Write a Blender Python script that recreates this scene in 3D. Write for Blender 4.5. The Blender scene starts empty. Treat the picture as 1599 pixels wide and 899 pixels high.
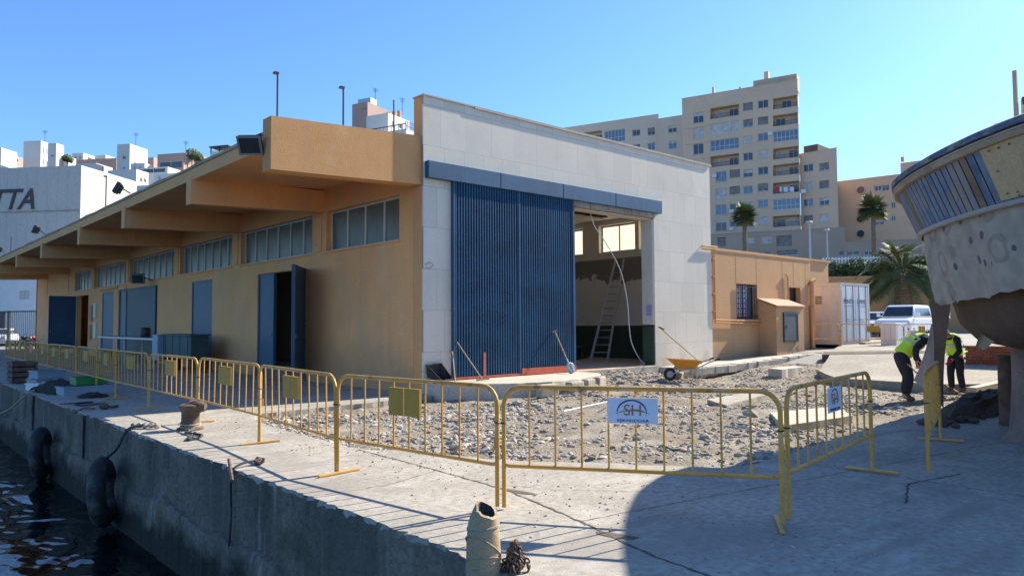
import bpy, bmesh, math, random
from mathutils import Vector, Matrix, noise
random.seed(7)
RAD=math.radians
scene=bpy.context.scene
COL=scene.collection
# ------------------------------------------------------------------ camera
CAM=Vector((0,0,1.65)); FPX=1144.06; IW,IH=1599,899
yaw,pit,rol=RAD(47.985),RAD(2.738),RAD(-.348)
FW=Vector((math.cos(yaw)*math.cos(pit),math.sin(yaw)*math.cos(pit),math.sin(pit)))
R0=Vector((math.sin(yaw),-math.cos(yaw),0)); U0=R0.cross(FW)
RT=R0*math.cos(rol)+U0*math.sin(rol); UP=U0*math.cos(rol)-R0*math.sin(rol)
cd=bpy.data.cameras.new('camera'); co=bpy.data.objects.new('camera',cd); COL.objects.link(co)
m=Matrix((RT,UP,-FW)).transposed().to_4x4(); m.translation=CAM; co.matrix_world=m
cd.sensor_width=36; cd.lens=FPX/IW*36; cd.clip_end=4000; cd.clip_start=.05
scene.camera=co
def ray(x,y): return FW+RT*((x-IW/2)/FPX)-UP*((y-IH/2)/FPX)
def onp(x,y,n,p):
    r=ray(x,y); n=Vector(n); return CAM+r*((Vector(p)-CAM).dot(n)/r.dot(n))
def onz(x,y,z=0): return onp(x,y,(0,0,1),(0,0,z))
def onX(x,y,X): return onp(x,y,(1,0,0),(X,0,0))
def onY(x,y,Y): return onp(x,y,(0,1,0),(0,Y,0))
def atd(x,y,d): return CAM+ray(x,y)*d
# ------------------------------------------------------------------ materials
def nodes(name):
    m=bpy.data.materials.new(name); m.use_nodes=True; nt=m.node_tree
    return m,nt,nt.nodes['Principled BSDF']
def N(nt,t,**kw):
    n=nt.nodes.new(t)
    for k,v in kw.items():
        if k in n.inputs: n.inputs[k].default_value=v
        else: setattr(n,k,v)
    return n
def c4(c): return (c[0],c[1],c[2],1)
def ramp(nt,src,a,b,ca=(0,0,0),cb=(1,1,1)):
    r=nt.nodes.new('ShaderNodeValToRGB'); r.color_ramp.elements[0].position=a; r.color_ramp.elements[1].position=b
    r.color_ramp.elements[0].color=c4(ca); r.color_ramp.elements[1].color=c4(cb); nt.links.new(src,r.inputs[0]); return r.outputs[0]
def mix(nt,f,a,b,mode='MIX'):
    n=nt.nodes.new('ShaderNodeMix'); n.data_type='RGBA'; n.blend_type=mode
    for s,v in ((n.inputs[0],f),(n.inputs[6],a),(n.inputs[7],b)):
        if isinstance(v,(int,float)): s.default_value=v
        elif isinstance(v,tuple): s.default_value=c4(v)
        else: nt.links.new(v,s)
    return n.outputs[2]
def M(name,col,rough=.8,var=.12,scale=2.,bump=0.,bscale=40.,metal=0.,stains=(),spec=.4,stretch=None,fine=.06):
    """stains: list of (colour, scale, lo, hi, strength, stretch)"""
    m,nt,b=nodes(name); L=nt.links
    tc=N(nt,'ShaderNodeTexCoord'); vec=tc.outputs['Object']
    def mapped(st):
        if not st: return vec
        mp=N(nt,'ShaderNodeMapping'); mp.inputs['Scale'].default_value=st; L.new(vec,mp.inputs[0]); return mp.outputs[0]
    n1=N(nt,'ShaderNodeTexNoise',Scale=scale,Detail=6.,Roughness=.6); L.new(mapped(stretch),n1.inputs['Vector'])
    lo=tuple(c*(1-var) for c in col); hi=tuple(min(1,c*(1+var)) for c in col)
    out=ramp(nt,n1.outputs[0],.3,.7,lo,hi)
    if fine:
        n2=N(nt,'ShaderNodeTexNoise',Scale=scale*18,Detail=3.); L.new(vec,n2.inputs['Vector'])
        out=mix(nt,fine*6,out,ramp(nt,n2.outputs[0],.3,.7,(.35,.35,.35),(.65,.65,.65)),'OVERLAY')
    for s in stains:
        sc,ss,slo,shi,st=s[:5]; strch=s[5] if len(s)>5 else None
        n3=N(nt,'ShaderNodeTexNoise',Scale=ss,Detail=7.,Roughness=.65); L.new(mapped(strch),n3.inputs['Vector'])
        f=ramp(nt,n3.outputs[0],slo,shi,(0,0,0),(st,st,st))
        out=mix(nt,f,out,tuple(sc))
    L.new(out,b.inputs['Base Color'])
    b.inputs['Roughness'].default_value=rough; b.inputs['Metallic'].default_value=metal
    b.inputs['Specular IOR Level'].default_value=spec
    if bump:
        nb=N(nt,'ShaderNodeTexNoise',Scale=bscale,Detail=5.,Roughness=.6); L.new(vec,nb.inputs['Vector'])
        bp=N(nt,'ShaderNodeBump',Strength=1.,Distance=bump); L.new(nb.outputs[0],bp.inputs['Height']); L.new(bp.outputs[0],b.inputs['Normal'])
    return m
def bump_on(m,tex,dist):
    pass
MT={}
MT['stucco']=M('orange_stucco',(.68,.34,.135),.9,.07,1.2,.007,45,stains=[((.50,.28,.13),.9,.52,.72,.6,(1,1,.25)),((.30,.19,.11),2.2,.64,.78,.6),((.74,.46,.24),.7,.56,.7,.5)],fine=.03)
MT['stucco2']=M('orange_stucco_annex',(.57,.325,.155),.9,.06,1.0,.006,60,stains=[((.40,.25,.14),1.2,.55,.75,.45,(1,1,.3))])
MT['stucco_shade']=M('orange_stucco_shade_lift',(.84,.41,.165),.9,.08,1.,.008,50,stains=[((.68,.39,.20),.6,.48,.68,.6),((.34,.2,.11),3.,.66,.78,.6),((.62,.33,.15),1.6,.56,.70,.4,(2.2,2.2,.12)),((.70,.46,.27),.9,.55,.72,.5,(1,1,.25)),((.25,.16,.09),7.,.72,.78,.5)])  # same ochre paint; bounce light in shade put into its brighter, redder colour
def grime(m,col,h0,h1,amp):
    nt=m.node_tree; b=nt.nodes['Principled BSDF']; L=nt.links; src=b.inputs['Base Color'].links[0].from_socket
    tc=N(nt,'ShaderNodeTexCoord'); sp=N(nt,'ShaderNodeSeparateXYZ'); L.new(tc.outputs['Object'],sp.inputs[0])
    n=N(nt,'ShaderNodeTexNoise',Scale=1.7,Detail=7.,Roughness=.7); L.new(tc.outputs['Object'],n.inputs['Vector'])
    a=N(nt,'ShaderNodeMath',operation='MULTIPLY_ADD'); a.inputs[1].default_value=-amp; L.new(n.outputs[0],a.inputs[0]); L.new(sp.outputs[2],a.inputs[2])
    r=nt.nodes.new('ShaderNodeMapRange'); r.inputs[1].default_value=h0-amp*.5; r.inputs[2].default_value=h1-amp*.5; r.inputs[3].default_value=.8; r.inputs[4].default_value=0.; L.new(a.outputs[0],r.inputs[0])
    L.new(mix(nt,r.outputs[0],src,col),b.inputs['Base Color'])
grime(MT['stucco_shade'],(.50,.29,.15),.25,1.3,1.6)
grime(MT['stucco2'],(.36,.25,.15),.5,1.3,1.0)
MT['concrete']=M('quay_concrete',(.345,.315,.262),.92,.13,.8,.006,70,stains=[((.255,.235,.2),.45,.5,.62,.7),((.48,.445,.385),1.5,.55,.68,.65),((.20,.175,.145),2.6,.62,.70,.7),((.14,.125,.105),14.,.72,.76,.6),((.24,.215,.18),.9,.55,.64,.7,(.25,1.6,1))],fine=.13)
MT['concrete_old']=M('quay_wall_concrete',(.19,.175,.15),.93,.25,.9,.03,14,stains=[((.08,.078,.065),.7,.45,.62,.8,(1,1,.35)),((.40,.39,.36),1.1,.62,.75,.6,(3,3,.3)),((.05,.06,.04),.45,.5,.65,.7)],fine=.12)
def quay_wall():
    m=M('wet_quay_wall',(.165,.142,.112),.93,.3,.9,.07,5,stains=[((.10,.09,.075),.8,.45,.58,.85,(1,1,.35)),((.34,.315,.27),1.2,.60,.70,.7,(3,3,.25)),((.07,.078,.05),.6,.52,.62,.8),((.05,.045,.04),3.5,.6,.7,.7,(1,1,.3))],fine=.14)
    nt=m.node_tree; b=nt.nodes['Principled BSDF']; L=nt.links; src=b.inputs['Base Color'].links[0].from_socket
    tc=N(nt,'ShaderNodeTexCoord'); sp=N(nt,'ShaderNodeSeparateXYZ'); L.new(tc.outputs['Object'],sp.inputs[0])
    n=N(nt,'ShaderNodeTexNoise',Scale=1.4,Detail=7.,Roughness=.65); L.new(tc.outputs['Object'],n.inputs['Vector'])
    a=N(nt,'ShaderNodeMath',operation='MULTIPLY_ADD'); a.inputs[1].default_value=1.3; L.new(n.outputs[0],a.inputs[0]); L.new(sp.outputs[2],a.inputs[2])
    f=ramp(nt,a.outputs[0],-.55+.5,-.1+.5) 
    r=nt.nodes.new('ShaderNodeMapRange'); r.inputs[1].default_value=-.55; r.inputs[2].default_value=-.25; r.inputs[3].default_value=1.; r.inputs[4].default_value=0.; L.new(a.outputs[0],r.inputs[0])
    o=mix(nt,r.outputs[0],src,(.022,.024,.017)); L.new(o,b.inputs['Base Color']); return m
MT['quay_wall']=quay_wall()
MT['concrete_new']=M('pale_concrete',(.48,.43,.35),.92,.10,1.1,.006,60,stains=[((.33,.30,.255),.9,.52,.72,.6)],fine=.1)
MT['dirt']=M('excavated_dirt',(.255,.215,.16),.97,.25,1.6,.045,26,stains=[((.42,.385,.325),1.1,.50,.64,.7),((.17,.13,.09),.7,.53,.68,.65),((.46,.42,.36),9,.6,.7,.5),((.13,.10,.075),12,.66,.72,.6)],fine=.14)
MT['asphalt']=M('yard_asphalt',(.30,.28,.25),.95,.15,.4,.004,60,stains=[((.2,.19,.17),.2,.5,.7,.6)])
MT['rubble']=M('broken_concrete',(.345,.31,.255),.95,.3,1.3,.006,40,stains=[((.27,.235,.19),2.,.52,.65,.7)],fine=.1)
MT['header_blue']=M('weathered_blue_header',(.03,.10,.185),.6,.2,1.3,stains=[((.09,.18,.28),2.,.58,.72,.5,(4,4,.3)),((.3,.33,.36),5,.68,.76,.5,(3,3,.4))],fine=.04)
MT['white']=M('white_paint',(.72,.71,.68),.7,.05,1.,stains=[((.5,.46,.4),.8,.6,.8,.5,(1,1,.3))])
MT['white_clean']=M('white_lacquer',(.78,.78,.77),.45,.03,1.,fine=.02)
MT['plaster']=M('interior_plaster',(.66,.64,.58),.9,.05,1.)
MT['ceiling']=M('pale_soffit',(.74,.68,.58),.9,.06,1.)
MT['blue']=M('blue_painted_steel',(.02,.08,.155),.55,.25,1.3,stains=[((.10,.17,.26),2.2,.6,.75,.5,(4,4,.3)),((.02,.04,.08),1.5,.5,.7,.5)],fine=.05)
MT['blue_door']=M('blue_steel_door',(.045,.095,.16),.5,.15,1.,stains=[((.08,.10,.12),2.,.6,.75,.4)],fine=.04)
MT['green_dark']=M('dark_green_paint',(.028,.07,.085),.55,.15,1.,fine=.04)
MT['red']=M('red_primer',(.55,.115,.06),.7,.15,3.)
MT['alu']=M('pale_aluminium',(.66,.66,.64),.45,.06,2.)
MT['yellow']=M('yellow_barrier_paint',(.62,.315,.06),.5,.14,3.,stains=[((.22,.11,.05),8,.58,.66,.85),((.58,.45,.28),5,.56,.66,.5)],fine=.03)
MT['yellow_plate']=M('ochre_plate',(.42,.24,.035),.55,.1,4.)
MT['rust']=M('rusty_iron',(.135,.085,.06),.85,.3,6.,.008,40,stains=[((.34,.22,.14),5,.52,.68,.6)])
MT['black']=M('black_rubber',(.03,.03,.031),.85,.25,3.,.004,60,stains=[((.15,.145,.14),2.5,.45,.66,.75)])
MT['dark']=M('dark_plastic',(.03,.03,.033),.5,.15,3.)
MT['lead']=M('grey_metal',(.24,.25,.26),.5,.1,3.,metal=.3)
MT['steel']=M('galvanised_steel',(.42,.43,.43),.45,.12,5.,metal=.5)
MT['wood']=M('weathered_wood',(.42,.31,.20),.8,.2,4.,stretch=(1,1,.1))
MT['rope']=M('old_rope',(.34,.30,.23),.95,.25,20.,.003,120)
MT['canvas']=M('tan_fibreglass',(.40,.29,.17),.75,.12,3.,.004,40,stains=[((.34,.2,.1),3.,.52,.68,.7,(1,1,.4)),((.2,.17,.13),5,.6,.7,.6)])
MT['cladding_dirty']=None
def stone_cladding():
    m,nt,b=nodes('stone_cladding'); L=nt.links
    tc=N(nt,'ShaderNodeTexCoord'); sp=N(nt,'ShaderNodeSeparateXYZ'); L.new(tc.outputs['Object'],sp.inputs[0])
    cb=N(nt,'ShaderNodeCombineXYZ'); L.new(sp.outputs[0],cb.inputs[0]); L.new(sp.outputs[2],cb.inputs[1])
    br=N(nt,'ShaderNodeTexBrick'); br.offset=.37; br.squash=1.3; br.squash_frequency=3
    br.inputs['Scale'].default_value=1.; br.inputs['Brick Width'].default_value=.62; br.inputs['Row Height'].default_value=.98
    br.inputs['Mortar Size'].default_value=.004; br.inputs['Mortar Smooth'].default_value=.3; br.inputs['Bias'].default_value=0.
    br.inputs['Color1'].default_value=(.74,.665,.545,1); br.inputs['Color2'].default_value=(.67,.60,.495,1); br.inputs['Mortar'].default_value=(.33,.31,.28,1)
    L.new(cb.outputs[0],br.inputs['Vector'])
    n=N(nt,'ShaderNodeTexNoise',Scale=.9,Detail=8.,Roughness=.65); L.new(tc.outputs['Object'],n.inputs['Vector'])
    o=mix(nt,ramp(nt,n.outputs[0],.5,.72,(0,0,0),(.5,.5,.5)),br.outputs[0],(.56,.51,.43))
    n2=N(nt,'ShaderNodeTexNoise',Scale=26.,Detail=4.); L.new(tc.outputs['Object'],n2.inputs['Vector'])
    o=mix(nt,.35,o,ramp(nt,n2.outputs[0],.3,.7,(.4,.4,.4),(.6,.6,.6)),'OVERLAY')
    # brown splash stains near the ground, with ragged top
    n3=N(nt,'ShaderNodeTexNoise',Scale=1.6,Detail=6.); L.new(tc.outputs['Object'],n3.inputs['Vector'])
    ad=N(nt,'ShaderNodeMath',operation='MULTIPLY_ADD'); ad.inputs[1].default_value=2.6; ad.inputs[2].default_value=-.6; L.new(n3.outputs[0],ad.inputs[0])
    su=N(nt,'ShaderNodeMath',operation='SUBTRACT'); L.new(ad.outputs[0],su.inputs[0]); L.new(sp.outputs[2],su.inputs[1])
    o=mix(nt,ramp(nt,su.outputs[0],-.7,.9,(0,0,0),(.75,.75,.75)),o,(.40,.31,.215))
    L.new(o,b.inputs['Base Color']); b.inputs['Roughness'].default_value=.85
    bp=N(nt,'ShaderNodeBump',Strength=.6,Distance=.006); L.new(br.outputs['Fac'],bp.inputs['Height']); bp.invert=True
    L.new(bp.outputs[0],b.inputs['Normal']); return m
MT['stone']=stone_cladding()
def glass(name,col,rough,spec=.6):
    m,nt,b=nodes(name); tc=N(nt,'ShaderNodeTexCoord'); n=N(nt,'ShaderNodeTexNoise',Scale=1.7,Detail=3.); nt.links.new(tc.outputs['Object'],n.inputs['Vector'])
    nt.links.new(ramp(nt,n.outputs[0],.3,.7,tuple(c*.75 for c in col),tuple(c*1.25 for c in col)),b.inputs['Base Color'])
    b.inputs['Roughness'].default_value=rough; b.inputs['Specular IOR Level'].default_value=spec; return m
MT['pane']=glass('frosted_dusty_pane',(.12,.125,.105),.35,.5)
MT['pane_dark']=glass('dark_window_glass',(.035,.04,.045),.12,.7)
MT['pane_blue']=glass('blue_reflecting_glass',(.09,.13,.19),.1,.9)
MT['shutter']=glass('pale_roller_shutter',(.50,.49,.46),.6,.3)
MT['shutter_grey']=glass('grey_roller_shutter',(.22,.21,.20),.6,.3)
def translucent(name,col):
    m,nt,b=nodes(name); t=N(nt,'ShaderNodeBsdfTranslucent'); t.inputs[0].default_value=c4(col)
    d=N(nt,'ShaderNodeBsdfDiffuse'); d.inputs[0].default_value=c4(col)
    tc=N(nt,'ShaderNodeTexCoord'); n=N(nt,'ShaderNodeTexNoise',Scale=2.); nt.links.new(tc.outputs['Object'],n.inputs['Vector'])
    nt.links.new(ramp(nt,n.outputs[0],.2,.8,tuple(c*.9 for c in col),col),t.inputs[0])
    mx=N(nt,'ShaderNodeMixShader'); mx.inputs[0].default_value=.35; nt.links.new(t.outputs[0],mx.inputs[1]); nt.links.new(d.outputs[0],mx.inputs[2])
    nt.links.new(mx.outputs[0],nt.nodes['Material Output'].inputs[0]); return m
MT['blind']=translucent('sunlit_blind',(.60,.56,.47))
MT['cloth_shade']=translucent('thin_dust_sheet',(.50,.43,.37))
# ------------------------------------------------------------------ mesh builder
class MB:
    def __init__(s): s.v=[]; s.f=[]; s.mi=[]; s.cur=0
    def vs(s,pts):
        i=len(s.v); s.v+= [tuple(p) for p in pts]; return i
    def face(s,*idx): s.f.append(tuple(idx)); s.mi.append(s.cur)
    def quad(s,a,b,c,d):
        i=s.vs((a,b,c,d)); s.face(i,i+1,i+2,i+3); return s
    def poly(s,pts):
        i=s.vs(pts); s.face(*range(i,i+len(pts))); return s
    def box(s,a,b):
        x0,y0,z0=a; x1,y1,z1=b
        i=s.vs([(x0,y0,z0),(x1,y0,z0),(x1,y1,z0),(x0,y1,z0),(x0,y0,z1),(x1,y0,z1),(x1,y1,z1),(x0,y1,z1)])
        for q in ((0,3,2,1),(4,5,6,7),(0,1,5,4),(1,2,6,5),(2,3,7,6),(3,0,4,7)): s.face(*[i+k for k in q])
        return s
    def obox(s,c,size,mat=None):
        m=mat or Matrix.Identity(3); c=Vector(c); h=[k/2 for k in size]
        i=s.vs([c+m@Vector((sx*h[0],sy*h[1],sz*h[2])) for sz in (-1,1) for sx,sy in ((-1,-1),(1,-1),(1,1),(-1,1))])
        for q in ((0,3,2,1),(4,5,6,7),(0,1,5,4),(1,2,6,5),(2,3,7,6),(3,0,4,7)): s.face(*[i+k for k in q])
        return s
    def bar(s,p,q,w,h,up=(0,0,1)):
        p=Vector(p);q=Vector(q);x=(q-p); L=x.length; x.normalize(); u=Vector(up); y=u.cross(x)
        if y.length<1e-4: y=Vector((0,1,0)).cross(x)
        y.normalize(); z=x.cross(y); return s.obox((p+q)/2,(L,w,h),Matrix((x,y,z)).transposed())
    def tube(s,pts,r,n=8,caps=True):
        pts=[Vector(p) for p in pts]; rings=[]; ref=None
        for k,p in enumerate(pts):
            t=((pts[k+1] if k<len(pts)-1 else p)-(pts[k-1] if k else p)).normalized()
            if ref is None: ref=Vector((0,0,1)) if abs(t.z)<.9 else Vector((1,0,0))
            x=(ref-t*ref.dot(t)).normalized(); ref=x; y=t.cross(x)
            rr=r[k] if isinstance(r,(list,tuple)) else r
            rings.append(s.vs([p+(x*math.cos(2*math.pi*j/n)+y*math.sin(2*math.pi*j/n))*rr for j in range(n)]))
        for a,b in zip(rings,rings[1:]):
            for j in range(n): s.face(a+j,a+(j+1)%n,b+(j+1)%n,b+j)
        if caps:
            s.face(*[rings[0]+j for j in range(n)][::-1]); s.face(*[rings[-1]+j for j in range(n)])
        return s
    def lathe(s,prof,n=20,c=(0,0,0),jit=0,cap=True):
        c=Vector(c); rings=[]
        for r,z in prof:
            rings.append(s.vs([c+Vector((r*math.cos(2*math.pi*j/n)*(1+random.uniform(-jit,jit)),r*math.sin(2*math.pi*j/n)*(1+random.uniform(-jit,jit)),z)) for j in range(n)]))
        for a,b in zip(rings,rings[1:]):
            for j in range(n): s.face(a+j,a+(j+1)%n,b+(j+1)%n,b+j)
        if cap:
            s.face(*[rings[0]+j for j in range(n)][::-1]); s.face(*[rings[-1]+j for j in range(n)])
        return s
    def torus(s,c,R,r,ax=(1,0,0),n=24,k=10,sq=1.):
        c=Vector(c); ax=Vector(ax).normalized(); u=ax.orthogonal().normalized(); w=ax.cross(u); rings=[]
        for i in range(n):
            a=2*math.pi*i/n; d=u*math.cos(a)+w*math.sin(a)
            rings.append(s.vs([c+d*(R+r*math.cos(2*math.pi*j/k))+ax*(r*sq*math.sin(2*math.pi*j/k)) for j in range(k)]))
        for i in range(n):
            a=rings[i]; b=rings[(i+1)%n]
            for j in range(k): s.face(a+j,a+(j+1)%k,b+(j+1)%k,b+j)
        return s
    def prism(s,poly,z0,z1):
        n=len(poly); f0=(lambda p:z0) if not callable(z0) else z0; f1=(lambda p:z1) if not callable(z1) else z1
        i=s.vs([(p[0],p[1],f0(p)) for p in poly]+[(p[0],p[1],f1(p)) for p in poly])
        s.face(*[i+k for k in range(n)][::-1]); s.face(*[i+n+k for k in range(n)])
        for k in range(n): s.face(i+k,i+(k+1)%n,i+n+(k+1)%n,i+n+k)
        return s
    def ico(s,c,r,sc=(1,1,1),jit=.25):
        t=(1+5**.5)/2; c=Vector(c)
        P=[(-1,t,0),(1,t,0),(-1,-t,0),(1,-t,0),(0,-1,t),(0,1,t),(0,-1,-t),(0,1,-t),(t,0,-1),(t,0,1),(-t,0,-1),(-t,0,1)]
        rot=Matrix.Rotation(random.uniform(0,6.28),3,'Z')@Matrix.Rotation(random.uniform(0,.6),3,'X')
        i=s.vs([c+rot@Vector((p[0]*sc[0],p[1]*sc[1],p[2]*sc[2]))*(r/1.9*random.uniform(1-jit,1+jit)) for p in P])
        for q in ((0,11,5),(0,5,1),(0,1,7),(0,7,10),(0,10,11),(1,5,9),(5,11,4),(11,10,2),(10,7,6),(7,1,8),(3,9,4),(3,4,2),(3,2,6),(3,6,8),(3,8,9),(4,9,5),(2,4,11),(6,2,10),(8,6,7),(9,8,1)): s.face(*[i+k for k in q])
        return s
    def build(s,name,mat,parent=None,smooth=False,bevel=0,world=True,norm=True,sub=0,tri=False):
        off=parent.location if (parent is not None and world) else Vector((0,0,0))
        if parent is not None and world:
            p=parent.parent
            while p is not None: off=off+p.location; p=p.parent
        me=bpy.data.meshes.new(name); me.from_pydata([(v[0]-off[0],v[1]-off[1],v[2]-off[2]) for v in s.v],[],s.f)
        for mm in (mat if isinstance(mat,(list,tuple)) else [mat]): me.materials.append(MT[mm] if isinstance(mm,str) else mm)
        if any(s.mi): me.polygons.foreach_set('material_index',s.mi)
        if norm or tri:
            b=bmesh.new(); b.from_mesh(me)
            if norm: bmesh.ops.recalc_face_normals(b,faces=b.faces)
            if tri: bmesh.ops.triangulate(b,faces=[f for f in b.faces if len(f.verts)>4])
            b.to_mesh(me); b.free()
        if smooth:
            me.polygons.foreach_set('use_smooth',[True]*len(me.polygons))
            try: me.set_sharp_from_angle(angle=RAD(40))
            except Exception: pass
        me.update()
        o=bpy.data.objects.new(name,me); COL.objects.link(o)
        if parent is not None: o.parent=parent
        if bevel:
            md=o.modifiers.new('b','BEVEL'); md.width=bevel; md.segments=2; md.limit_method='ANGLE'; md.angle_limit=RAD(40)
        if sub:
            md=o.modifiers.new('s','SUBSURF'); md.levels=sub; md.render_levels=sub
        return o
def tag(o,label=None,cat=None,group=None,kind=None):
    if label: o['label']=label
    if cat: o['category']=cat
    if group: o['group']=group
    if kind: o['kind']=kind
    return o
def thing(name,label,cat,loc=(0,0,0),rz=0,group=None):
    o=bpy.data.objects.new(name,None); COL.objects.link(o); o.location=Vector(loc); o.rotation_euler=(0,0,rz); o.empty_display_size=.2
    return tag(o,label,cat,group)
def kids(o): return [c for c in list(o.children)]
def dup(o,loc=None,rz=None,label=None,parent=None,scale=None):
    c=o.copy(); COL.objects.link(c)
    if parent is not None: c.parent=parent
    if loc is not None: c.location=Vector(loc)
    if rz is not None: c.rotation_euler=(0,0,rz)
    if scale is not None: c.scale=scale
    if label: c['label']=label
    for ch in kids(o): dup(ch,parent=c)
    return c
def text(body,size,origin,xdir,updir,name,mat,parent,ext=.004,align='CENTER',shear=0,sx=1,bold=0):
    cu=bpy.data.curves.new('t','FONT'); cu.body=body; cu.size=size; cu.extrude=ext; cu.align_x=align; cu.shear=shear; cu.offset=bold
    to=bpy.data.objects.new('t',cu); COL.objects.link(to); bpy.context.view_layer.update()
    dg=bpy.context.evaluated_depsgraph_get(); me=bpy.data.meshes.new_from_object(to.evaluated_get(dg)); bpy.data.objects.remove(to)
    x=Vector(xdir).normalized(); u=Vector(updir).normalized(); n=x.cross(u)
    mm=Matrix((x*sx,u,n)).transposed().to_4x4(); mm.translation=Vector(origin)-(parent.location if parent else Vector((0,0,0)))
    me.transform(mm); me.materials.clear(); me.materials.append(MT[mat] if isinstance(mat,str) else mat); me.name=name
    o=bpy.data.objects.new(name,me); COL.objects.link(o); o.parent=parent; return o
class Fac:
    """vertical plane through ground points A->B (left to right seen from the camera)"""
    def __init__(s,A,B):
        s.A=Vector((A[0],A[1],0)); d=Vector((B[0]-A[0],B[1]-A[1],0)); s.L=d.length; s.d=d.normalized(); s.n=s.d.cross(Vector((0,0,1)))
        if s.n.dot(Vector((CAM.x,CAM.y,0))-s.A)<0: s.n=-s.n
    def uz(s,x,y):
        p=onp(x,y,s.n,s.A); return (p-s.A).dot(s.d),p.z
    def p(s,u,z,off=0): return s.A+s.d*u+Vector((0,0,z))+s.n*off
    def rect(s,x0,y0,x1,y1):
        u0,za=s.uz(x0,(y0+y1)/2); u1,_=s.uz(x1,(y0+y1)/2); xm=(x0+x1)/2; _,z1=s.uz(xm,y0); _,z0=s.uz(xm,y1); return u0,u1,z0,z1
def wall_holes(mb,F,u0,u1,z0,z1,holes,depth,back=False,off=0):
    us=sorted(set([u0,u1]+[min(max(h[k],u0),u1) for h in holes for k in (0,1)])); zs=sorted(set([z0,z1]+[min(max(h[k],z0),z1) for h in holes for k in (2,3)]))
    for a,b in zip(us,us[1:]):
        for c,d in zip(zs,zs[1:]):
            mu,mz=(a+b)/2,(c+d)/2
            if any(h[0]<mu<h[1] and h[2]<mz<h[3] for h in holes): continue
            mb.quad(F.p(a,c,off),F.p(b,c,off),F.p(b,d,off),F.p(a,d,off))
            if back: mb.quad(F.p(a,c,off-depth),F.p(a,d,off-depth),F.p(b,d,off-depth),F.p(b,c,off-depth))
    for h in holes:
        a,b,c,d=h[:4]; c=max(c,z0); d=min(d,z1)
        for (p,q) in (((a,c),(b,c)),((b,c),(b,d)),((b,d),(a,d)),((a,d),(a,c))):
            if p[1]==q[1] and (p[1]<=z0+1e-6): continue
            mb.quad(F.p(*p,off),F.p(*q,off),F.p(*q,off-depth),F.p(*p,off-depth))
    if back:
        for (p,q) in (((u0,z0),(u0,z1)),((u0,z1),(u1,z1)),((u1,z1),(u1,z0))):
            mb.quad(F.p(*p,off),F.p(*q,off),F.p(*q,off-depth),F.p(*p,off-depth))
def window(F,h,off,parent,frame='alu',pane='pane_dark',mull=1,fw=.05,transom=None,name='window',th=.05):
    a,b,c,d=h[:4]; mb=MB()
    def bx(u0,u1,z0,z1,o0=off,o1=off+th):
        P=[F.p(u0,z0,o0),F.p(u1,z0,o0),F.p(u1,z0,o1),F.p(u0,z0,o1),F.p(u0,z1,o0),F.p(u1,z1,o0),F.p(u1,z1,o1),F.p(u0,z1,o1)]
        i=mb.vs(P)
        for q in ((0,3,2,1),(4,5,6,7),(0,1,5,4),(1,2,6,5),(2,3,7,6),(3,0,4,7)): mb.face(*[i+k for k in q])
    bx(a+.004,a+fw,c+.004,d-.004); bx(b-fw,b-.004,c+.004,d-.004); bx(a+fw,b-fw,c+.004,c+fw); bx(a+fw,b-fw,d-fw,d-.004)
    for k in range(1,mull+1):
        u=a+(b-a)*k/(mull+1); bx(u-fw*.4,u+fw*.4,c+fw,d-fw)
    if transom: bx(a+fw,b-fw,transom-fw*.4,transom+fw*.4)
    f=mb.build(name,frame,parent)
    g=MB(); g.quad(F.p(a+fw*.5,c+fw*.5,off+.012),F.p(b-fw*.5,c+fw*.5,off+.012),F.p(b-fw*.5,d-fw*.5,off+.012),F.p(a+fw*.5,d-fw*.5,off+.012))
    g.build('pane',pane,f); return f
def fbox(mb,F,u0,u1,z0,z1,o0,o1):
    i=mb.vs([F.p(u0,z0,o0),F.p(u1,z0,o0),F.p(u1,z0,o1),F.p(u0,z0,o1),F.p(u0,z1,o0),F.p(u1,z1,o0),F.p(u1,z1,o1),F.p(u0,z1,o1)])
    for q in ((0,3,2,1),(4,5,6,7),(0,1,5,4),(1,2,6,5),(2,3,7,6),(3,0,4,7)): mb.face(*[i+k for k in q])
    return mb
# ------------------------------------------------------------------ light
w=bpy.data.worlds.new('World'); scene.world=w; w.use_nodes=True; nt=w.node_tree
SUN=Vector((1.42,-.15,1.)).normalized(); el=math.asin(SUN.z); az=math.atan2(SUN.x,SUN.y)
sky=nt.nodes.new('ShaderNodeTexSky'); sky.sky_type='NISHITA'; sky.sun_disc=False; sky.sun_elevation=el; sky.sun_rotation=az
sky.air_density=1.0; sky.dust_density=.4; sky.ozone_density=2.; sky.altitude=0
bg=nt.nodes['Background']; bg.inputs[1].default_value=.11; tint=nt.nodes.new('ShaderNodeMix'); tint.data_type='RGBA'; tint.blend_type='MULTIPLY'; tint.inputs[0].default_value=1.; tint.inputs[7].default_value=(.54,.78,1.08,1)
nt.links.new(sky.outputs[0],tint.inputs[6]); nt.links.new(tint.outputs[2],bg.inputs[0])
sl=bpy.data.lights.new('sun','SUN'); sl.energy=5.; sl.angle=RAD(.53); sl.color=(1.,.915,.77)
so=bpy.data.objects.new('sun',sl); COL.objects.link(so); so.rotation_euler=(-SUN).to_track_quat('-Z','Y').to_euler(); so.location=(20,-10,30)
scene.view_settings.view_transform='Standard'; scene.view_settings.look='None'; scene.view_settings.exposure=1.06; scene.view_settings.gamma=1
scene.cycles.max_bounces=8
# ================================================================== SETTING
def sstep(a,b,x):
    t=min(1,max(0,(x-a)/(b-a))); return t*t*(3-2*t)
def gz(x,y):
    # natural level of the yard: flat by the quay, ramping up to the car park behind
    return -.11+.77*sstep(19.5,27.5,x)+.06*sstep(27,45,x)
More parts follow.
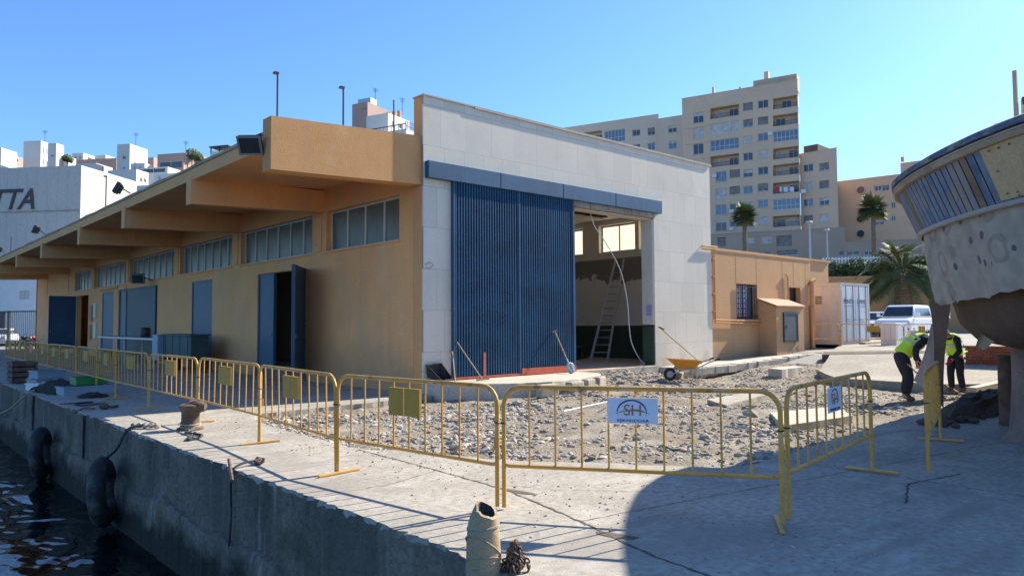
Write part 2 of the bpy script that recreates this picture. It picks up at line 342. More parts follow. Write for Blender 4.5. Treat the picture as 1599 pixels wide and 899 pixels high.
# --- far ground sheet (lies under everything, reaches the horizon; the water lies west of x=3.3)
mb=MB(); xs=[3.36,6,10,14,18,19.5]+[19.5+.8*k for k in range(1,11)]+[30,36,45,60,120,400,1500]
ys=[-600,-60,-20,-6,0,6,14,30,60,75,110,300,1500]
base=mb.vs([(x,y,gz(x,y)-.16) for y in ys for x in xs]); nx=len(xs)
for j in range(len(ys)-1):
    for i in range(nx-1): mb.face(base+j*nx+i,base+j*nx+i+1,base+(j+1)*nx+i+1,base+(j+1)*nx+i)
tag(mb.build('ground','asphalt'),kind='structure')
# --- quay deck: concrete slab round the excavation, its outer side is the quay wall
random.seed(3)
def edge_x(y):
    return 3.3-.42*sstep(4.6,2.4,y)*1.0 if y<4.6 else 3.3
outer=[]
y=-14.
while y<72:
    outer.append((edge_x(y)+random.uniform(-.006,.006)+.03*noise.noise(Vector((y*1.3,0,0)))+.02*noise.noise(Vector((y*5,3,0))),y)); y+=.07 if 1<y<14 else (.16 if y<24 else .8)
inner=[(5.3,72),(9.9,72),(9.9,14.25),(9.9,13.75),(9.1,13.72),(8.2,13.5),(7,13.42),(5.7,13.3),(5.32,12.9),(5.2,12.2),(5.1,11.3),(5.06,10.2),(5.05,9.4),(5.0,8.9),(5.12,8.45),(5.45,8.1),(5.62,7.5),(5.78,6.95),(6.1,6.35),(6.65,5.75),(7.0,5.2),(7.4,4.62),(7.8,4.5),(8.4,4.56),(9.9,4.66),(11.4,4.74),(13,4.87),(15,4.98),(17,5.08),(19,5.15),(19.2,-14)]
inn=[]
for a,b in zip(inner[1:],inner[2:]):
    n=max(1,int(math.dist(a,b)/.14)) if (b[1]<13.9 and b[0]<19.1 and a[1]<14) else 1
    for k in range(n):
        j=.028 if k else .012; inn.append((a[0]+(b[0]-a[0])*k/n+random.uniform(-j,j),a[1]+(b[1]-a[1])*k/n+random.uniform(-j,j)))
inn.append(inner[-1])
mb=MB(); full_=outer+inn; nO=len(outer); nA=len(full_); rr_=random.Random(12)
top_=[(x+(max(0,rr_.gauss(.014,.014)) if i<nO else 0),y,0.) for i,(x,y) in enumerate(full_)]
mid_=[(x,y,(-.018-abs(rr_.gauss(0,.022)) if i<nO else -.02)) for i,(x,y) in enumerate(full_)]
bot_=[(x,y,-3.2) for x,y in full_]
ia,ib,ic=mb.vs(top_),mb.vs(mid_),mb.vs(bot_); mb.face(*range(ia,ia+nA)); mb.face(*list(range(ic,ic+nA))[::-1])
for k in range(nA):
    j=(k+1)%nA; mb.face(ia+k,ib+k,ib+j,ia+j); mb.face(ib+k,ic+k,ic+j,ib+j)
q=mb.build('quay_deck','concrete',tri=True)
q.data.materials.append(MT['quay_wall'])
for p in q.data.polygons:
    if abs(p.normal.z)<.3 and p.center.x<3.45: p.material_index=1
tag(q,kind='structure')
# expansion joints and cracks in the deck, as thin dark strips of crumbled filler
def strip(name,pts,wd,mat,z=.004):
    mb=MB(); P=[]
    for (x0,y0),(x1,y1) in zip(pts,pts[1:]):
        n=max(2,int(math.hypot(x1-x0,y1-y0)/.07))
        for k in range(n): P.append(Vector((x0+(x1-x0)*k/n+random.uniform(-.012,.012),y0+(y1-y0)*k/n+random.uniform(-.012,.012),z)))
    P.append(Vector((pts[-1][0],pts[-1][1],z)))
    for a,b in zip(P,P[1:]):
        t=(b-a).normalized(); nrm=Vector((-t.y,t.x,0)); w0=wd*random.uniform(.5,1.4)
        mb.quad(a-nrm*w0/2,b-nrm*w0/2,b+nrm*w0/2,a+nrm*w0/2)
    return tag(mb.build(name,mat),kind='structure')
MT['crack']=M('joint_filler',(.115,.095,.07),.97,.3,9.)
MT['stain']=M('damp_stain',(.20,.185,.16),.8,.2,2.)
strip('pavement_joint',[(5.,8.58),(4.95,7.),(4.87,5.5),(4.55,4.22),(4.27,3.3),(4.1,2.2)],.022,'crack')
strip('pavement_crack',[(4.9,5.9),(5.2,5.2),(5.9,4.4)],.006,'crack')
strip('pavement_crack',[(7.1,2.6),(8.0,2.9),(8.9,2.7)],.02,'crack')
strip('pavement_joint',[(8.3,4.5),(8.25,3.),(8.1,.5),(8.0,-3)],.012,'crack')
strip('pavement_joint',[(4.55,4.22),(6.2,3.95),(7.5,3.7),(11,3.1),(17,2.4)],.008,'crack')
strip('pavement_joint',[(3.32,16.5),(6,16.55),(9.9,16.5)],.014,'crack')
strip('pavement_joint',[(3.32,22.5),(6,22.5),(9.9,22.5)],.014,'crack')
strip('pavement_crack',[(3.32,6.6),(4.1,6.5),(4.9,6.75)],.007,'crack')
strip('pavement_crack',[(3.32,9.2),(4.4,9.1),(5.05,9.25)],.006,'crack')
for k in range(0):
    a=k/39*6.28; mb.v.append((4.62+.16*math.cos(a)*random.uniform(.6,1.1),4.45+.2*math.sin(a)*random.uniform(.6,1.1),.0045))
# --- damp patches
def patch(name,c,rx,ry,rot,mat,z=.0035,n=46,jit=.3,seed=1):
    rnd=random.Random(seed); ph=[rnd.uniform(0,6.28) for _ in range(5)]; P=[]
    for k in range(n):
        a=2*math.pi*k/n; r=1+sum(jit/(j+1)*math.sin((j+2)*a+ph[j]) for j in range(5))*.5
        x,y=rx*r*math.cos(a),ry*r*math.sin(a); P.append((c[0]+x*math.cos(rot)-y*math.sin(rot),c[1]+x*math.sin(rot)+y*math.cos(rot),z))
    mb=MB(); mb.poly(P); return tag(mb.build(name,mat,tri=True),kind='structure')
MT['whitewash']=M('white_splash',(.55,.53,.48),.9,.1,4.)
patch('joint_gravel',(4.9,5.35),.05,.2,.1,'crack',seed=12); patch('joint_gravel',(4.45,3.75),.05,.2,.3,'crack',seed=13)
for y,wd in ((15.6,.03),(20.8,.12),(27.5,.08)):
    mb=MB(); z=0.
    while z>-1.7: mb.box((3.262+random.uniform(-.006,.004),y-wd/2+random.uniform(-.02,.02),z-.22),(3.30,y+wd/2+random.uniform(-.02,.02),z-.02)); z-=.2
    tag(mb.build('quay_wall_joint','black'),kind='structure')
mb=MB(); prev=None; y=2.4
while y<60:
    v=Vector((y*.7,0,9)); zt_=-.82+.22*noise.noise(v)+.10*noise.noise(v*4)+.04*noise.noise(v*13); xo=edge_x(y)-.07-.03*noise.noise(v*3)+.02*noise.noise(v*11)
    r_=mb.vs([(edge_x(y)+.08,y,zt_+.05),(xo+.02,y,zt_),(xo-.01,y,zt_-.12),(xo-.03,y,-2.6)])
    if prev is not None:
        for k in range(3): mb.face(prev+k,prev+k+1,r_+k+1,r_+k)
    prev=r_; y+=.09 if y<14 else .25
tag(mb.build('quay_wall_footing','quay_wall',norm=False),kind='structure')
# --- water
m,nt2,b=nodes('harbour_water'); L=nt2.links
b.inputs['Base Color'].default_value=(.003,.006,.007,1); b.inputs['Roughness'].default_value=.03; b.inputs['IOR'].default_value=1.33; b.inputs['Specular IOR Level'].default_value=.5
tc=N(nt2,'ShaderNodeTexCoord'); mp=N(nt2,'ShaderNodeMapping'); mp.inputs['Scale'].default_value=(1.,.55,1); mp.inputs['Rotation'].default_value=(0,0,.75); L.new(tc.outputs['Object'],mp.inputs[0])
n1=N(nt2,'ShaderNodeTexNoise',Scale=.9,Detail=2.,Roughness=.45,Distortion=.5); L.new(mp.outputs[0],n1.inputs['Vector'])
n2=N(nt2,'ShaderNodeTexNoise',Scale=3.5,Detail=1.); L.new(mp.outputs[0],n2.inputs['Vector'])
ad=N(nt2,'ShaderNodeMath',operation='MULTIPLY_ADD'); ad.inputs[1].default_value=.12; L.new(n2.outputs[0],ad.inputs[0]); L.new(n1.outputs[0],ad.inputs[2])
bp=N(nt2,'ShaderNodeBump',Strength=1.,Distance=.16); L.new(ad.outputs[0],bp.inputs['Height']); L.new(bp.outputs[0],b.inputs['Normal'])
MT['water']=m
mb=MB(); mb.quad((-900,-600,-1.55),(3.4,-600,-1.55),(3.4,1500,-1.55),(-900,1500,-1.55)); tag(mb.build('water','water'),kind='structure')
# --- excavated dirt, displaced sheet
def exc(x,y):
    h=gz(x,y)+.0
    v=Vector((x,y,0)); h+=.055*noise.noise(v*.9)+.04*noise.noise(v*2.3)+.02*noise.noise(v*6)
    h+=.30*math.exp(-((x-16.9)/1.9)**2-((y-13.9)/.9)**2)+.16*math.exp(-((x-14.)/2.5)**2-((y-11.8)/1.6)**2)
    h+=.12*math.exp(-((x-12.7)/1.6)**2-((y-7.2)/.8)**2)
    if x>19 and y>9.6+.3*(x-21.5): h=min(h,.24+.30*sstep(19,30,x)-.17+.05*noise.noise(v*1.7)+.03*noise.noise(v*5))
    return h
mb=MB(); X0,X1,Y0,Y1,st=4.9,30.,3.9,14.3,.11
nx=int((X1-X0)/st)+1; ny=int((Y1-Y0)/st)+1
for j in range(ny):
    for i in range(nx):
        x,y=X0+i*st,Y0+j*st; mb.v.append((x,y,min(exc(x,y),(-.02 if x<7.6 or y<5.6 else 9))))
for j in range(ny-1):
    for i in range(nx-1): mb.face(j*nx+i,j*nx+i+1,(j+1)*nx+i+1,(j+1)*nx+i)
tag(mb.build('excavated_earth','dirt',smooth=True,norm=False),kind='structure')
# --- rubble: loose broken stones nobody could count
def inside(x,y):
    if x>9.9 and x<15.2 and y>12.0 and y>12.0+abs(x-12.)*.35: return False
    if y>13.3 and x<9.9: return False
    lim=5.3+.35*max(0,8.2-y) if y<8.2 else 5.2
    if x<lim: return False
    if y<(4.75+.035*(x-8) if x>7.6 else 5.9): return False
    if x>19.6 and y<9.4+.32*(x-21.5) and x>19.6: return False
    if y>12.6 and x>19.2: return False
    return True
mb=MB(); random.seed(11); cnt=0
while cnt<24000:
    x=4.9+random.random()**1.5*19; y=random.uniform(4.3,14.1)
    if not inside(x,y): continue
    dn=noise.noise(Vector((x*.5,y*.5,5)))+.5*noise.noise(Vector((x*1.4,y*1.4,2)))+.3*noise.noise(Vector((x*4,y*4,2)))+ (.8 if (15<x<19.5 and y>12.6) else 0)
    if dn<random.uniform(-.45,.45): continue
    r=.009+.05*random.random()**6+(.045*random.random()**4 if dn>.3 else 0)
    if x>19: r*=.8
    mb.cur=0 if random.random()<.55 else (1 if random.random()<.6 else 2)
    mb.ico((x,y,min(exc(x,y),(-.02 if x<7.6 or y<5.6 else 9))+r*.12),r,(random.uniform(.8,1.6),random.uniform(.7,1.2),random.uniform(.4,.75)),.28); cnt+=1
MT['rubble_b']=M('earthy_stone',(.30,.245,.18),.97,.3,1.5,.006,40); MT['rubble_c']=M('pale_mortar_bits',(.45,.41,.345),.95,.2,1.5)
tag(mb.build('rubble',['rubble','rubble_b','rubble_c']),'pale broken concrete rubble strewn over the excavated ground behind the barriers','rubble',kind='stuff')
mb=MB(); random.seed(77); c_=0
while c_<900:
    x=3.5+random.random()*9; y=random.uniform(2.2,13.2)
    if inside(x,y) or (x>8.2 and y>5) : continue
    d_=random.random()
    if not (x<5.6 and random.random()<max(.05,1-(5.05-x)/1.0)) and not (x>5.4 and y<5 and random.random()<max(.04,1-(4.4-y)/.7)): continue
    mb.cur=random.choice((0,1,2)); mb.ico((x,y,.004),.004+.014*random.random()**3,(1,1,.6),.3); c_+=1
tag(mb.build('grit',['rubble','rubble_b','rubble_c']),'loose grit and small stones scattered on the quay paving beside the excavation','grit',kind='stuff')
# larger chunks are things
random.seed(5); k=0
spots=[(11.9,6.9,.24),(12.6,7.3,.2),(10.3,8.2,.17),(9.2,9.8,.16),(7.3,12.3,.19),(7.9,12.2,.15),(6.6,11.9,.13),(8.8,12.6,.2),(9.3,12.2,.17),(10.4,11.4,.2),(11.2,11.2,.17),(12.9,10.6,.18),(13.8,11.4,.21),(14.9,11.8,.18),(9.7,6.4,.17),(10.8,5.8,.14),(8.7,6.9,.14),(7.6,7.2,.12),(13.9,8.6,.2),(15.2,12.6,.2),(15.7,13.2,.22),(16.4,12.9,.18),(17.6,13.2,.2),(15.4,9.2,.2),(16.3,10.4,.2),(6.2,9.9,.11)]
for x,y,r in spots:
    mb=MB(); r*=.52; mb.ico((x,y,exc(x,y)+r*.25),r,(random.uniform(1.,1.5),random.uniform(.8,1.1),random.uniform(.5,.75)),.2)
    o=mb.build('concrete_chunk','rubble'); tag(o,'rough grey chunk of broken concrete lying in the rubble','concrete chunk','larger chunks of broken concrete in the rubble')
# broken slabs
def slab(name,label,poly,z0,z1,mat='concrete_new',bevel=.015,cat='slab'):
    mb=MB(); P=[]
    for (a,b) in zip(poly,poly[1:]+poly[:1]):
        n=max(1,int(math.dist(a,b)/.25))
        for k in range(n):
            t=k/n; j=.0 if k==0 else .02; P.append((a[0]+(b[0]-a[0])*t+random.uniform(-j,j),a[1]+(b[1]-a[1])*t+random.uniform(-j,j)))
    mb.prism(P,z0,z1); o=mb.build(name,mat,tri=True); return tag(o,label,cat) if label else o
slab('concrete_slab','thin buff slab lying flat in the rubble behind the right-hand panel barrier',[(10.9,5.75),(12.9,5.55),(14.2,6.35),(12.3,6.75)],-.12,.02,'concrete_new')
slab('concrete_slab','small broken pavement slab tilted in dirt before the raised pale slab',[(20.6,10.9),(22.4,11.1),(22.6,11.6),(20.9,11.5)],-.05,.22)
slab('concrete_slab','dark flat slab half buried in the middle of the excavation',[(12.9,8.0),(15.6,8.6),(15.9,9.2),(13.6,8.9)],-.12,.0,'rubble')
MT['asphalt2']=M('worn_ramp_concrete',(.33,.295,.235),.93,.15,.7,.006,60,stains=[((.25,.22,.175),.6,.48,.66,.6),((.30,.26,.2),2.2,.6,.72,.6)],fine=.13)
sl_=slab('concrete_ramp',None,[(19.5,6.3),(19.8,8.9),(21.5,10.2),(29.5,13.0),(33,13.3),(33,3.6),(21.5,4.4)],-.2,lambda p:.12+.57*sstep(20,27.5,p[0])); sl_.data.materials[0]=MT['asphalt2']; tag(sl_,kind='structure')
MT['trench']=M('trench_earth',(.13,.105,.08),.97,.3,2.,.02,25)
mb=MB(); mb.prism([(24.6,11.55),(25.3,11.8),(26.2,9.4),(26.6,7.6),(26.1,7.5),(25.5,9.2)],.05,lambda p:.12+.57*sstep(20,27.5,p[0])+.012); tag(mb.build('open_trench','trench',tri=True),kind='structure')
tag(strip('white_kerb',[(19.3,5.35),(21.5,5.1),(26,4.6)],.001,'white'),kind='structure')
mb=MB(); mb.bar((18.9,5.45,.02),(24,5.0,.2),.2,.22); tag(mb.build('kerb','concrete_new',bevel=.01),kind='structure')
# --- yard behind the excavation
mb=MB(); P=[(33,13.3),(33,-20),(62,-20),(62,26),(33,26)]
mb.prism(P,.2,lambda p:gz(*p)+.02); tag(mb.build('car_park','asphalt'),kind='structure')
# --- annex pavement with kerb stones
pz=lambda x:.24+.30*sstep(19,30,x)
mb=MB(); mb.prism([(19.0,13.25),(22,13.0),(26,12.75),(30.4,12.6),(34,12.6),(34,14.6),(22.05,14.6),(22.05,14.14),(19.0,14.14)],-.3,lambda p:pz(p[0])); tag(mb.build('pavement','concrete_new',tri=True),kind='structure')
x=19.2; rk=random.Random(4); mbk=MB()
while x<30:
    L_=rk.uniform(.45,.7); z=pz(x+L_/2); yk=13.2-.055*(x-19)
    c=Vector((x+L_/2,yk-.14+rk.uniform(-.03,.03),z-.11+rk.uniform(-.015,.005)))
    mbk.obox(c,(L_-.02,.26,.24),Matrix.Rotation(-.05+rk.uniform(-.03,.03),3,'Z')); x+=L_
tag(mbk.build('kerb_stones','concrete_new',bevel=.02),kind='structure')
for c,s,r,lb in (((18.75,13.15,.22),(.5,.26,.2),.1,'grey loose kerb block at the pavement end, lower of the pair'),((18.95,13.25,.42),(.42,.24,.19),-.15,'grey loose kerb block stacked on another behind the wheelbarrow'),((18.2,12.9,.10),(.5,.28,.18),.5,'tilted kerb block in rubble beside the wheelbarrow')):
    mb=MB(); mb.obox(c,s,Matrix.Rotation(r,3,'Z')@Matrix.Rotation(r*.5,3,'X')); tag(mb.build('kerb_block','rubble',bevel=.02),lb,'kerb block','loose kerb blocks by the wheelbarrow')
# --- loading step before the sliding door
mb=MB(); stp=[(9.96,14.13),(9.98,13.6),(10.5,12.9),(11.1,12.45),(12.2,12.15),(13.3,12.35),(14.2,12.7),(14.9,13.0),(15.15,13.35),(15.1,14.13)]
P=[]
for a,b in zip(stp,stp[1:]):
    n=max(1,int(math.dist(a,b)/.22))
    for k in range(n): P.append((a[0]+(b[0]-a[0])*k/n+random.uniform(-.025,.025),a[1]+(b[1]-a[1])*k/n+(random.uniform(-.025,.025) if k else 0)))
P.append(stp[-1]); mb.prism(P,-.4,.285); tag(mb.build('loading_step','concrete_new',tri=True,bevel=.02),kind='structure')
random.seed(9)
for x0,y0 in ((11.9,12.02),(12.9,12.1),(13.7,12.38),(14.5,12.72)):
    mb=MB(); mb.obox((x0,y0,.1),(random.uniform(.45,.7),.2,.3),Matrix.Rotation(.2*(x0-12.2),3,'Z')); tag(mb.build('edge_stone','rubble',bevel=.04),kind='structure')
# --- white tube lying in the rubble
mb=MB(); mb.tube([onz(880,642,.03),onz(930,631,.05),onz(975,622,.08)],.018,8); tag(mb.build('plastic_pipe','white_clean',smooth=True),'thin white plastic pipe lying across the rubble','pipe')
# ================================================================== MARKET HALL
XW,YF=9.94,14.2; XE=22.0; ZT=7.06; HF=.3
hall=thing('market_hall','long ochre market hall with pale stone gable end and deep canopy','building',(XW,YF,0))
Ff=Fac((XW,YF),(XE,YF)); Fs=Fac((XW,63),(XW,14.25))   # front, quay side (u runs towards the camera)
# front wall: plaster core + stone cladding
op=(15.1-XW-4.2,18.8-XW,HF,4.92)
mb=MB(); wall_holes(mb,Ff,.004,XE-XW,-.2,ZT-.01,[op],.34,True,0); mb.build('front_wall','stucco',hall)
F2=Fac((XW,YF-.06),(XE,YF-.06)); mb=MB(); wall_holes(mb,F2,0,XE-XW,-.2,ZT,[(op[0],op[1],HF,op[3]+.06)],.057,True,0); mb.build('stone_cladding','stone',hall)
# reveal lining of the doorway (white plaster, green foot)
mb=MB(); mb.box((18.8,YF-.05,HF+1.25),(18.83,YF+.5,4.92)); mb.box((15.,YF+.0,4.9),(18.8,YF+.34,4.93)); 
mb.v=[(v[0]-(.032 if v[0]>18.7 and v[2]>1.0 and v[2]<4.95 and False else 0),v[1],v[2]) for v in mb.v]
mb=MB(); mb.box((18.74,YF-.03,HF+1.25),(18.81,YF+.4,4.9)); mb.build('door_reveal','plaster',hall)
mb=MB(); mb.box((14.9,YF+.002,4.893),(18.74,YF+.345,4.917)); mb.build('lintel_lining','plaster',hall)
MT['green']=M('green_dado',(.05,.085,.055),.6,.15,2.)
mb=MB(); mb.box((18.74,YF-.03,HF),(18.81,YF+.4,HF+1.24)); mb.build('reveal_dado','green',hall)
mb=MB(); mb.box((18.733,YF-.035,HF+1.2),(18.81,YF+.402,HF+1.27)); mb.build('reveal_band','dark',hall)
# row of bare bricks above the opening
mb=MB(); rk=random.Random(2); x=15.05
while x<18.8:
    wd=rk.uniform(.3,.42); mb.box((x,YF-.1-rk.uniform(0,.02),4.93),(min(x+wd-.015,18.95),YF-.058,5.10)); x+=wd
mb.build('bare_lintel','rubble',hall)
# coping
mb=MB(); mb.box((XW-.02,YF-.10,ZT),(XW+1.55,YF+.36,ZT+.035)); mb.box((XW+1.55,YF-.105,ZT-.03),(XE+.06,YF+.36,ZT+.035)); mb.build('coping','concrete_new',hall)
# header box over the door
hx=[9.97,12.23,14.53,16.77,19.05]
for a,b in zip(hx,hx[1:]):
    mb=MB(); mb.box((a+.012,YF-.22,5.085),(b-.012,YF-.062,5.49)); mb.build('rail_cover','header_blue',hall,bevel=.008)
# sliding door
sd=thing('sliding_door',None,None); 
del_=sd; bpy.data.objects.remove(sd)
mb=MB(); x0,x1=10.78,15.0; n=50; pit_=(x1-x0)/n; yb,yf=YF-.115,YF-.165; prof=[]
for k in range(n):
    a=x0+k*pit_; prof+= [(a,yb),(a+pit_*.38,yb),(a+pit_*.52,yf),(a+pit_*.86,yf)]
prof.append((x1,yb))
for (a,b) in zip(prof,prof[1:]): mb.quad((a[0],a[1],HF+.03),(b[0],b[1],HF+.03),(b[0],b[1],5.2),(a[0],a[1],5.2))
door=mb.build('sliding_door','blue',hall,norm=False)
mb=MB(); mb.box((12.895,YF-.172,HF+.03),(12.955,YF-.1,5.2)); mb.box((x1-.06,YF-.175,HF+.03),(x1+.02,YF-.07,5.2)); mb.box((x0-.03,YF-.175,HF+.03),(x0+.02,YF-.07,5.2)); mb.box((x0,YF-.11,HF+.03),(x1,YF-.07,5.2)); mb.build('door_stile','blue',door)
mb=MB(); mb.box((12.97,YF-.19,HF+.005),(x1+.02,YF-.08,HF+.17)); mb.box((x0,YF-.18,HF+.005),(12.97,YF-.08,HF+.05)); mb.box((11.67,YF-.178,HF+.05),(11.74,YF-.15,HF+.62)); mb.build('bottom_rail','red',door)
# quay side wall with windows and doors: u = 63-y
U=lambda y:63-y
wins=[(15.16,18.90),(19.74,25.05),(25.81,31.35),(32.1,38.7),(39.3,45.7),(46.4,50.4)]
H=[(U(b),U(a),3.71,4.83) for a,b in wins]
doors=[(20.12,23.6,3.3),(27.7,29.9,3.34),(34.3,40.6,3.42),(41.5,43.8,3.4),(46.9,49.8,3.4)]
HD=[(U(b),U(a),.3,t) for a,b,t in doors]
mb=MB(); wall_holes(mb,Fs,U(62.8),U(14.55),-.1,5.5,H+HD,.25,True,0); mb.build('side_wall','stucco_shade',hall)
for i,h in enumerate(H):
    window(Fs,h,-.2,hall,'alu','pane',[3,5,6,7,6,4][i],.045)
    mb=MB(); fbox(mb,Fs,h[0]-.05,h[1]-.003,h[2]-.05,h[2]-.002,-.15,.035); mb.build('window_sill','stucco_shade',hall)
# piers between the windows
beamY=[19.05,25.1,31.2,38.55,45.3,52.,58.6]
for y in [19.32,25.43,31.72,39.,46.05,52.3,58.9]:
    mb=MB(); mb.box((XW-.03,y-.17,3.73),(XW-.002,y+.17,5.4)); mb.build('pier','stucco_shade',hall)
# canopy slab, beams, fascia: leans down slightly towards the quay
XT=6.3
def zs(x): return 5.62+.22*(x-XT)/(XW-XT)
mb=MB(); y0,y1=14.62,62.5
mb.v+=[(XT,y0,5.31),(XW,y0,5.5),(XW,y1,5.5),(XT,y1,5.31),(XT,y0,5.66),(XW,y0,5.98),(XW,y1,5.98),(XT,y1,5.66)]
for q in ((0,3,2,1),(4,5,6,7),(0,1,5,4),(1,2,6,5),(2,3,7,6),(3,0,4,7)): mb.face(*q)
# subdivide fascia with a slight wobble: separate trim strip
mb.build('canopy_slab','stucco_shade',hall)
rk=random.Random(8); mb=MB(); ys_=[14.62+k*1.2 for k in range(40)]
zz=[5.665+rk.uniform(-.02,.035) for _ in ys_]
for a,b,za,zb in zip(ys_,ys_[1:],zz,zz[1:]):
    mb.quad((XT-.03,a,za),(XT-.03,b,zb),(XT-.03,b,5.60),(XT-.03,a,5.60)); mb.quad((XT-.03,a,za),(XT+.3,a,za+.02),(XT+.3,b,zb+.02),(XT-.03,b,zb)); mb.quad((XT-.03,a,5.60),(XT-.03,b,5.60),(XT-.002,b,5.60),(XT-.002,a,5.60))
MT['trim']=M('worn_edge_trim',(.42,.31,.20),.85,.2,2.)
mb.build('edge_trim','trim',hall)
def beam(y0,y1,tip,zt0,zb0,zt1,zb1,mat,name):
    mb=MB(); mb.v+=[(tip,y0,zb0),(XW-.002,y0,zb1),(XW-.002,y1,zb1),(tip,y1,zb0),(tip,y0,zt0),(XW-.002,y0,zt1),(XW-.002,y1,zt1),(tip,y1,zt0)]
    for q in ((0,3,2,1),(4,5,6,7),(0,1,5,4),(1,2,6,5),(2,3,7,6),(3,0,4,7)): mb.face(*q)
    return mb.build(name,mat,hall)
beam(14.225,14.63,6.24,5.90,4.80,6.10,4.94,'stucco','end_beam')
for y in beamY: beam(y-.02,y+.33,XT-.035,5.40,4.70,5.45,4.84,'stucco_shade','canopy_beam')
# roof, interior
mb=MB(); mb.box((XW,14.54,5.62),(XE,62.5,5.98)); mb.build('roof','ceiling',hall)
mb=MB(); mb.box((XW+.01,14.2,.0),(XE-.3,62.4,.298)); mb.build('hall_floor','concrete_new',hall)
mb=MB(); mb.box((15.1,YF-.13,-.1),(18.8,YF+.002,.285)); mb.build('threshold','concrete_new',hall)
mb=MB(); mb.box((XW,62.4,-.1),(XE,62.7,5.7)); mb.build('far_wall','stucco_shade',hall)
Fe=Fac((21.7,62),(21.7,14.54)); Ue=lambda y:62-y
EW=[(14.9,17.02),(17.2,18.98),(19.84,21.6),(22.5,26),(28,33),(35,40)]
EH=[(Ue(b),Ue(a),4.36,5.42) for a,b in EW]
def hall_wall_mat():
    m,nt,b=nodes('patched_interior_wall'); L=nt.links; tc=N(nt,'ShaderNodeTexCoord'); sp=N(nt,'ShaderNodeSeparateXYZ'); L.new(tc.outputs['Object'],sp.inputs[0])
    n=N(nt,'ShaderNodeTexNoise',Scale=1.3,Detail=6.,Roughness=.6); L.new(tc.outputs['Object'],n.inputs['Vector'])
    nd=N(nt,'ShaderNodeMath',operation='MULTIPLY_ADD'); nd.inputs[1].default_value=1.9; L.new(n.outputs[0],nd.inputs[0]); L.new(sp.outputs[2],nd.inputs[2])   # z + 1.9*noise
    lo=ramp(nt,nd.outputs[0],4.05,4.12) if False else None
    def cmp(src,t,op='GREATER_THAN'):
        c=N(nt,'ShaderNodeMath',operation=op); L.new(src,c.inputs[0]); c.inputs[1].default_value=t; return c.outputs[0]
    cement=N(nt,'ShaderNodeMath',operation='MULTIPLY'); L.new(cmp(nd.outputs[0],4.25),cement.inputs[0]); L.new(cmp(sp.outputs[2],4.1,'LESS_THAN'),cement.inputs[1])
    n5=N(nt,'ShaderNodeTexNoise',Scale=.9,Detail=5.); mp=N(nt,'ShaderNodeMapping'); mp.inputs['Scale'].default_value=(1,1.3,.28); mp.inputs['Location'].default_value=(3.1,.35,1.7); L.new(tc.outputs['Object'],mp.inputs[0]); L.new(mp.outputs[0],n5.inputs['Vector'])
    pl=mix(nt,cement.outputs[0],(.80,.77,.70),(.26,.24,.215)); 
    c2=N(nt,'ShaderNodeMath',operation='MULTIPLY'); L.new(cmp(n5.outputs[0],.6),c2.inputs[0]); L.new(cmp(sp.outputs[2],4.1,'LESS_THAN'),c2.inputs[1])
    pl=mix(nt,c2.outputs[0],pl,(.25,.23,.205))
    gr=N(nt,'ShaderNodeMath',operation='LESS_THAN'); L.new(sp.outputs[2],gr.inputs[0]); gr.inputs[1].default_value=1.53
    pl=mix(nt,gr.outputs[0],pl,(.045,.075,.05)); L.new(pl,b.inputs['Base Color']); b.inputs['Roughness'].default_value=.85; return m
MT['patched']=hall_wall_mat()
mb=MB(); wall_holes(mb,Fe,Ue(62),Ue(14.54),.3,5.62,EH,.3,True,0); mb.build('inner_wall','patched',hall)
for h in EH: window(Fe,h,-.22,hall,'lead','blind',1,.05)
# fluorescent tube fitting, switched off
mb=MB(); mb.box((17.3,16.9,5.36),(19.8,17.15,5.44)); t_=mb.build('ceiling_fitting','dark',hall)
mb=MB(); mb.tube([(17.4,17.02,5.33),(19.7,17.02,5.33)],.03,8); mb.build('tube','white_clean',t_,smooth=True)
# doors on the quay side
def leaf(u0,u1,z1,off,mat,name='door',hinge=None,ang=0,label=None,z0=.32,rails=False):
    """a door leaf; with hinge it swings out by ang round the hinge edge"""
    mb=MB(); a=Fs.p(hinge if hinge is not None else u0,0,off); ln=(u1-u0); d=Fs.d.copy()
    if hinge is not None:
        sgn=1 if abs(hinge-u0)<1e-6 else -1
        d=(Fs.d*sgn*math.cos(ang)+Fs.n*math.sin(ang))
    n=d.cross(Vector((0,0,1)))
    m=Matrix((d,n,Vector((0,0,1)))).transposed()
    mb.obox(a+d*(ln/2)+Vector((0,0,(z0+z1)/2)),(ln-.02,.05,z1-z0),m)
    o=mb.build(name,mat,hall,bevel=.005)
    mb=MB()
    for z in ((z0+.06,z0+(z1-z0)*.45,z0+(z1-z0)*.77,z1-.06) if rails else (z0+.05,z1-.05)):
        for s in (-1,1): mb.obox(a+d*(ln/2)+Vector((0,0,z))+n*s*.035,(ln-.03,.025,.05),m)
    for e in (.03,ln-.03):
        for s in (-1,1): mb.obox(a+d*e+Vector((0,0,(z0+z1)/2))+n*s*.036,(.05,.024,z1-z0-.02),m)
    mb.build('door_frame',mat,o)
    mb=MB(); c=a+d*(ln-.12)+Vector((0,0,z0+1.0))
    mb.obox(c,(.03,.14,.12),m); mb.build('handle','lead',o); return o
leaf(U(23.6),U(22.42),3.3,-.08,'blue_door')
leaf(U(21.72),U(20.12),3.3,.04,'blue_door',hinge=U(20.12),ang=RAD(143),rails=True)
leaf(U(29.9),U(27.7),3.34,-.06,'blue_door')
leaf(U(38.9),U(34.3),3.4,.03,'green_dark'); leaf(U(40.6),U(38.95),3.4,-.1,'blue_door')
leaf(U(43.8),U(41.5),3.4,-.06,'blue_door')
leaf(U(49.8),U(48.4),3.4,.04,'blue_door',hinge=U(49.8),ang=RAD(88),rails=False)
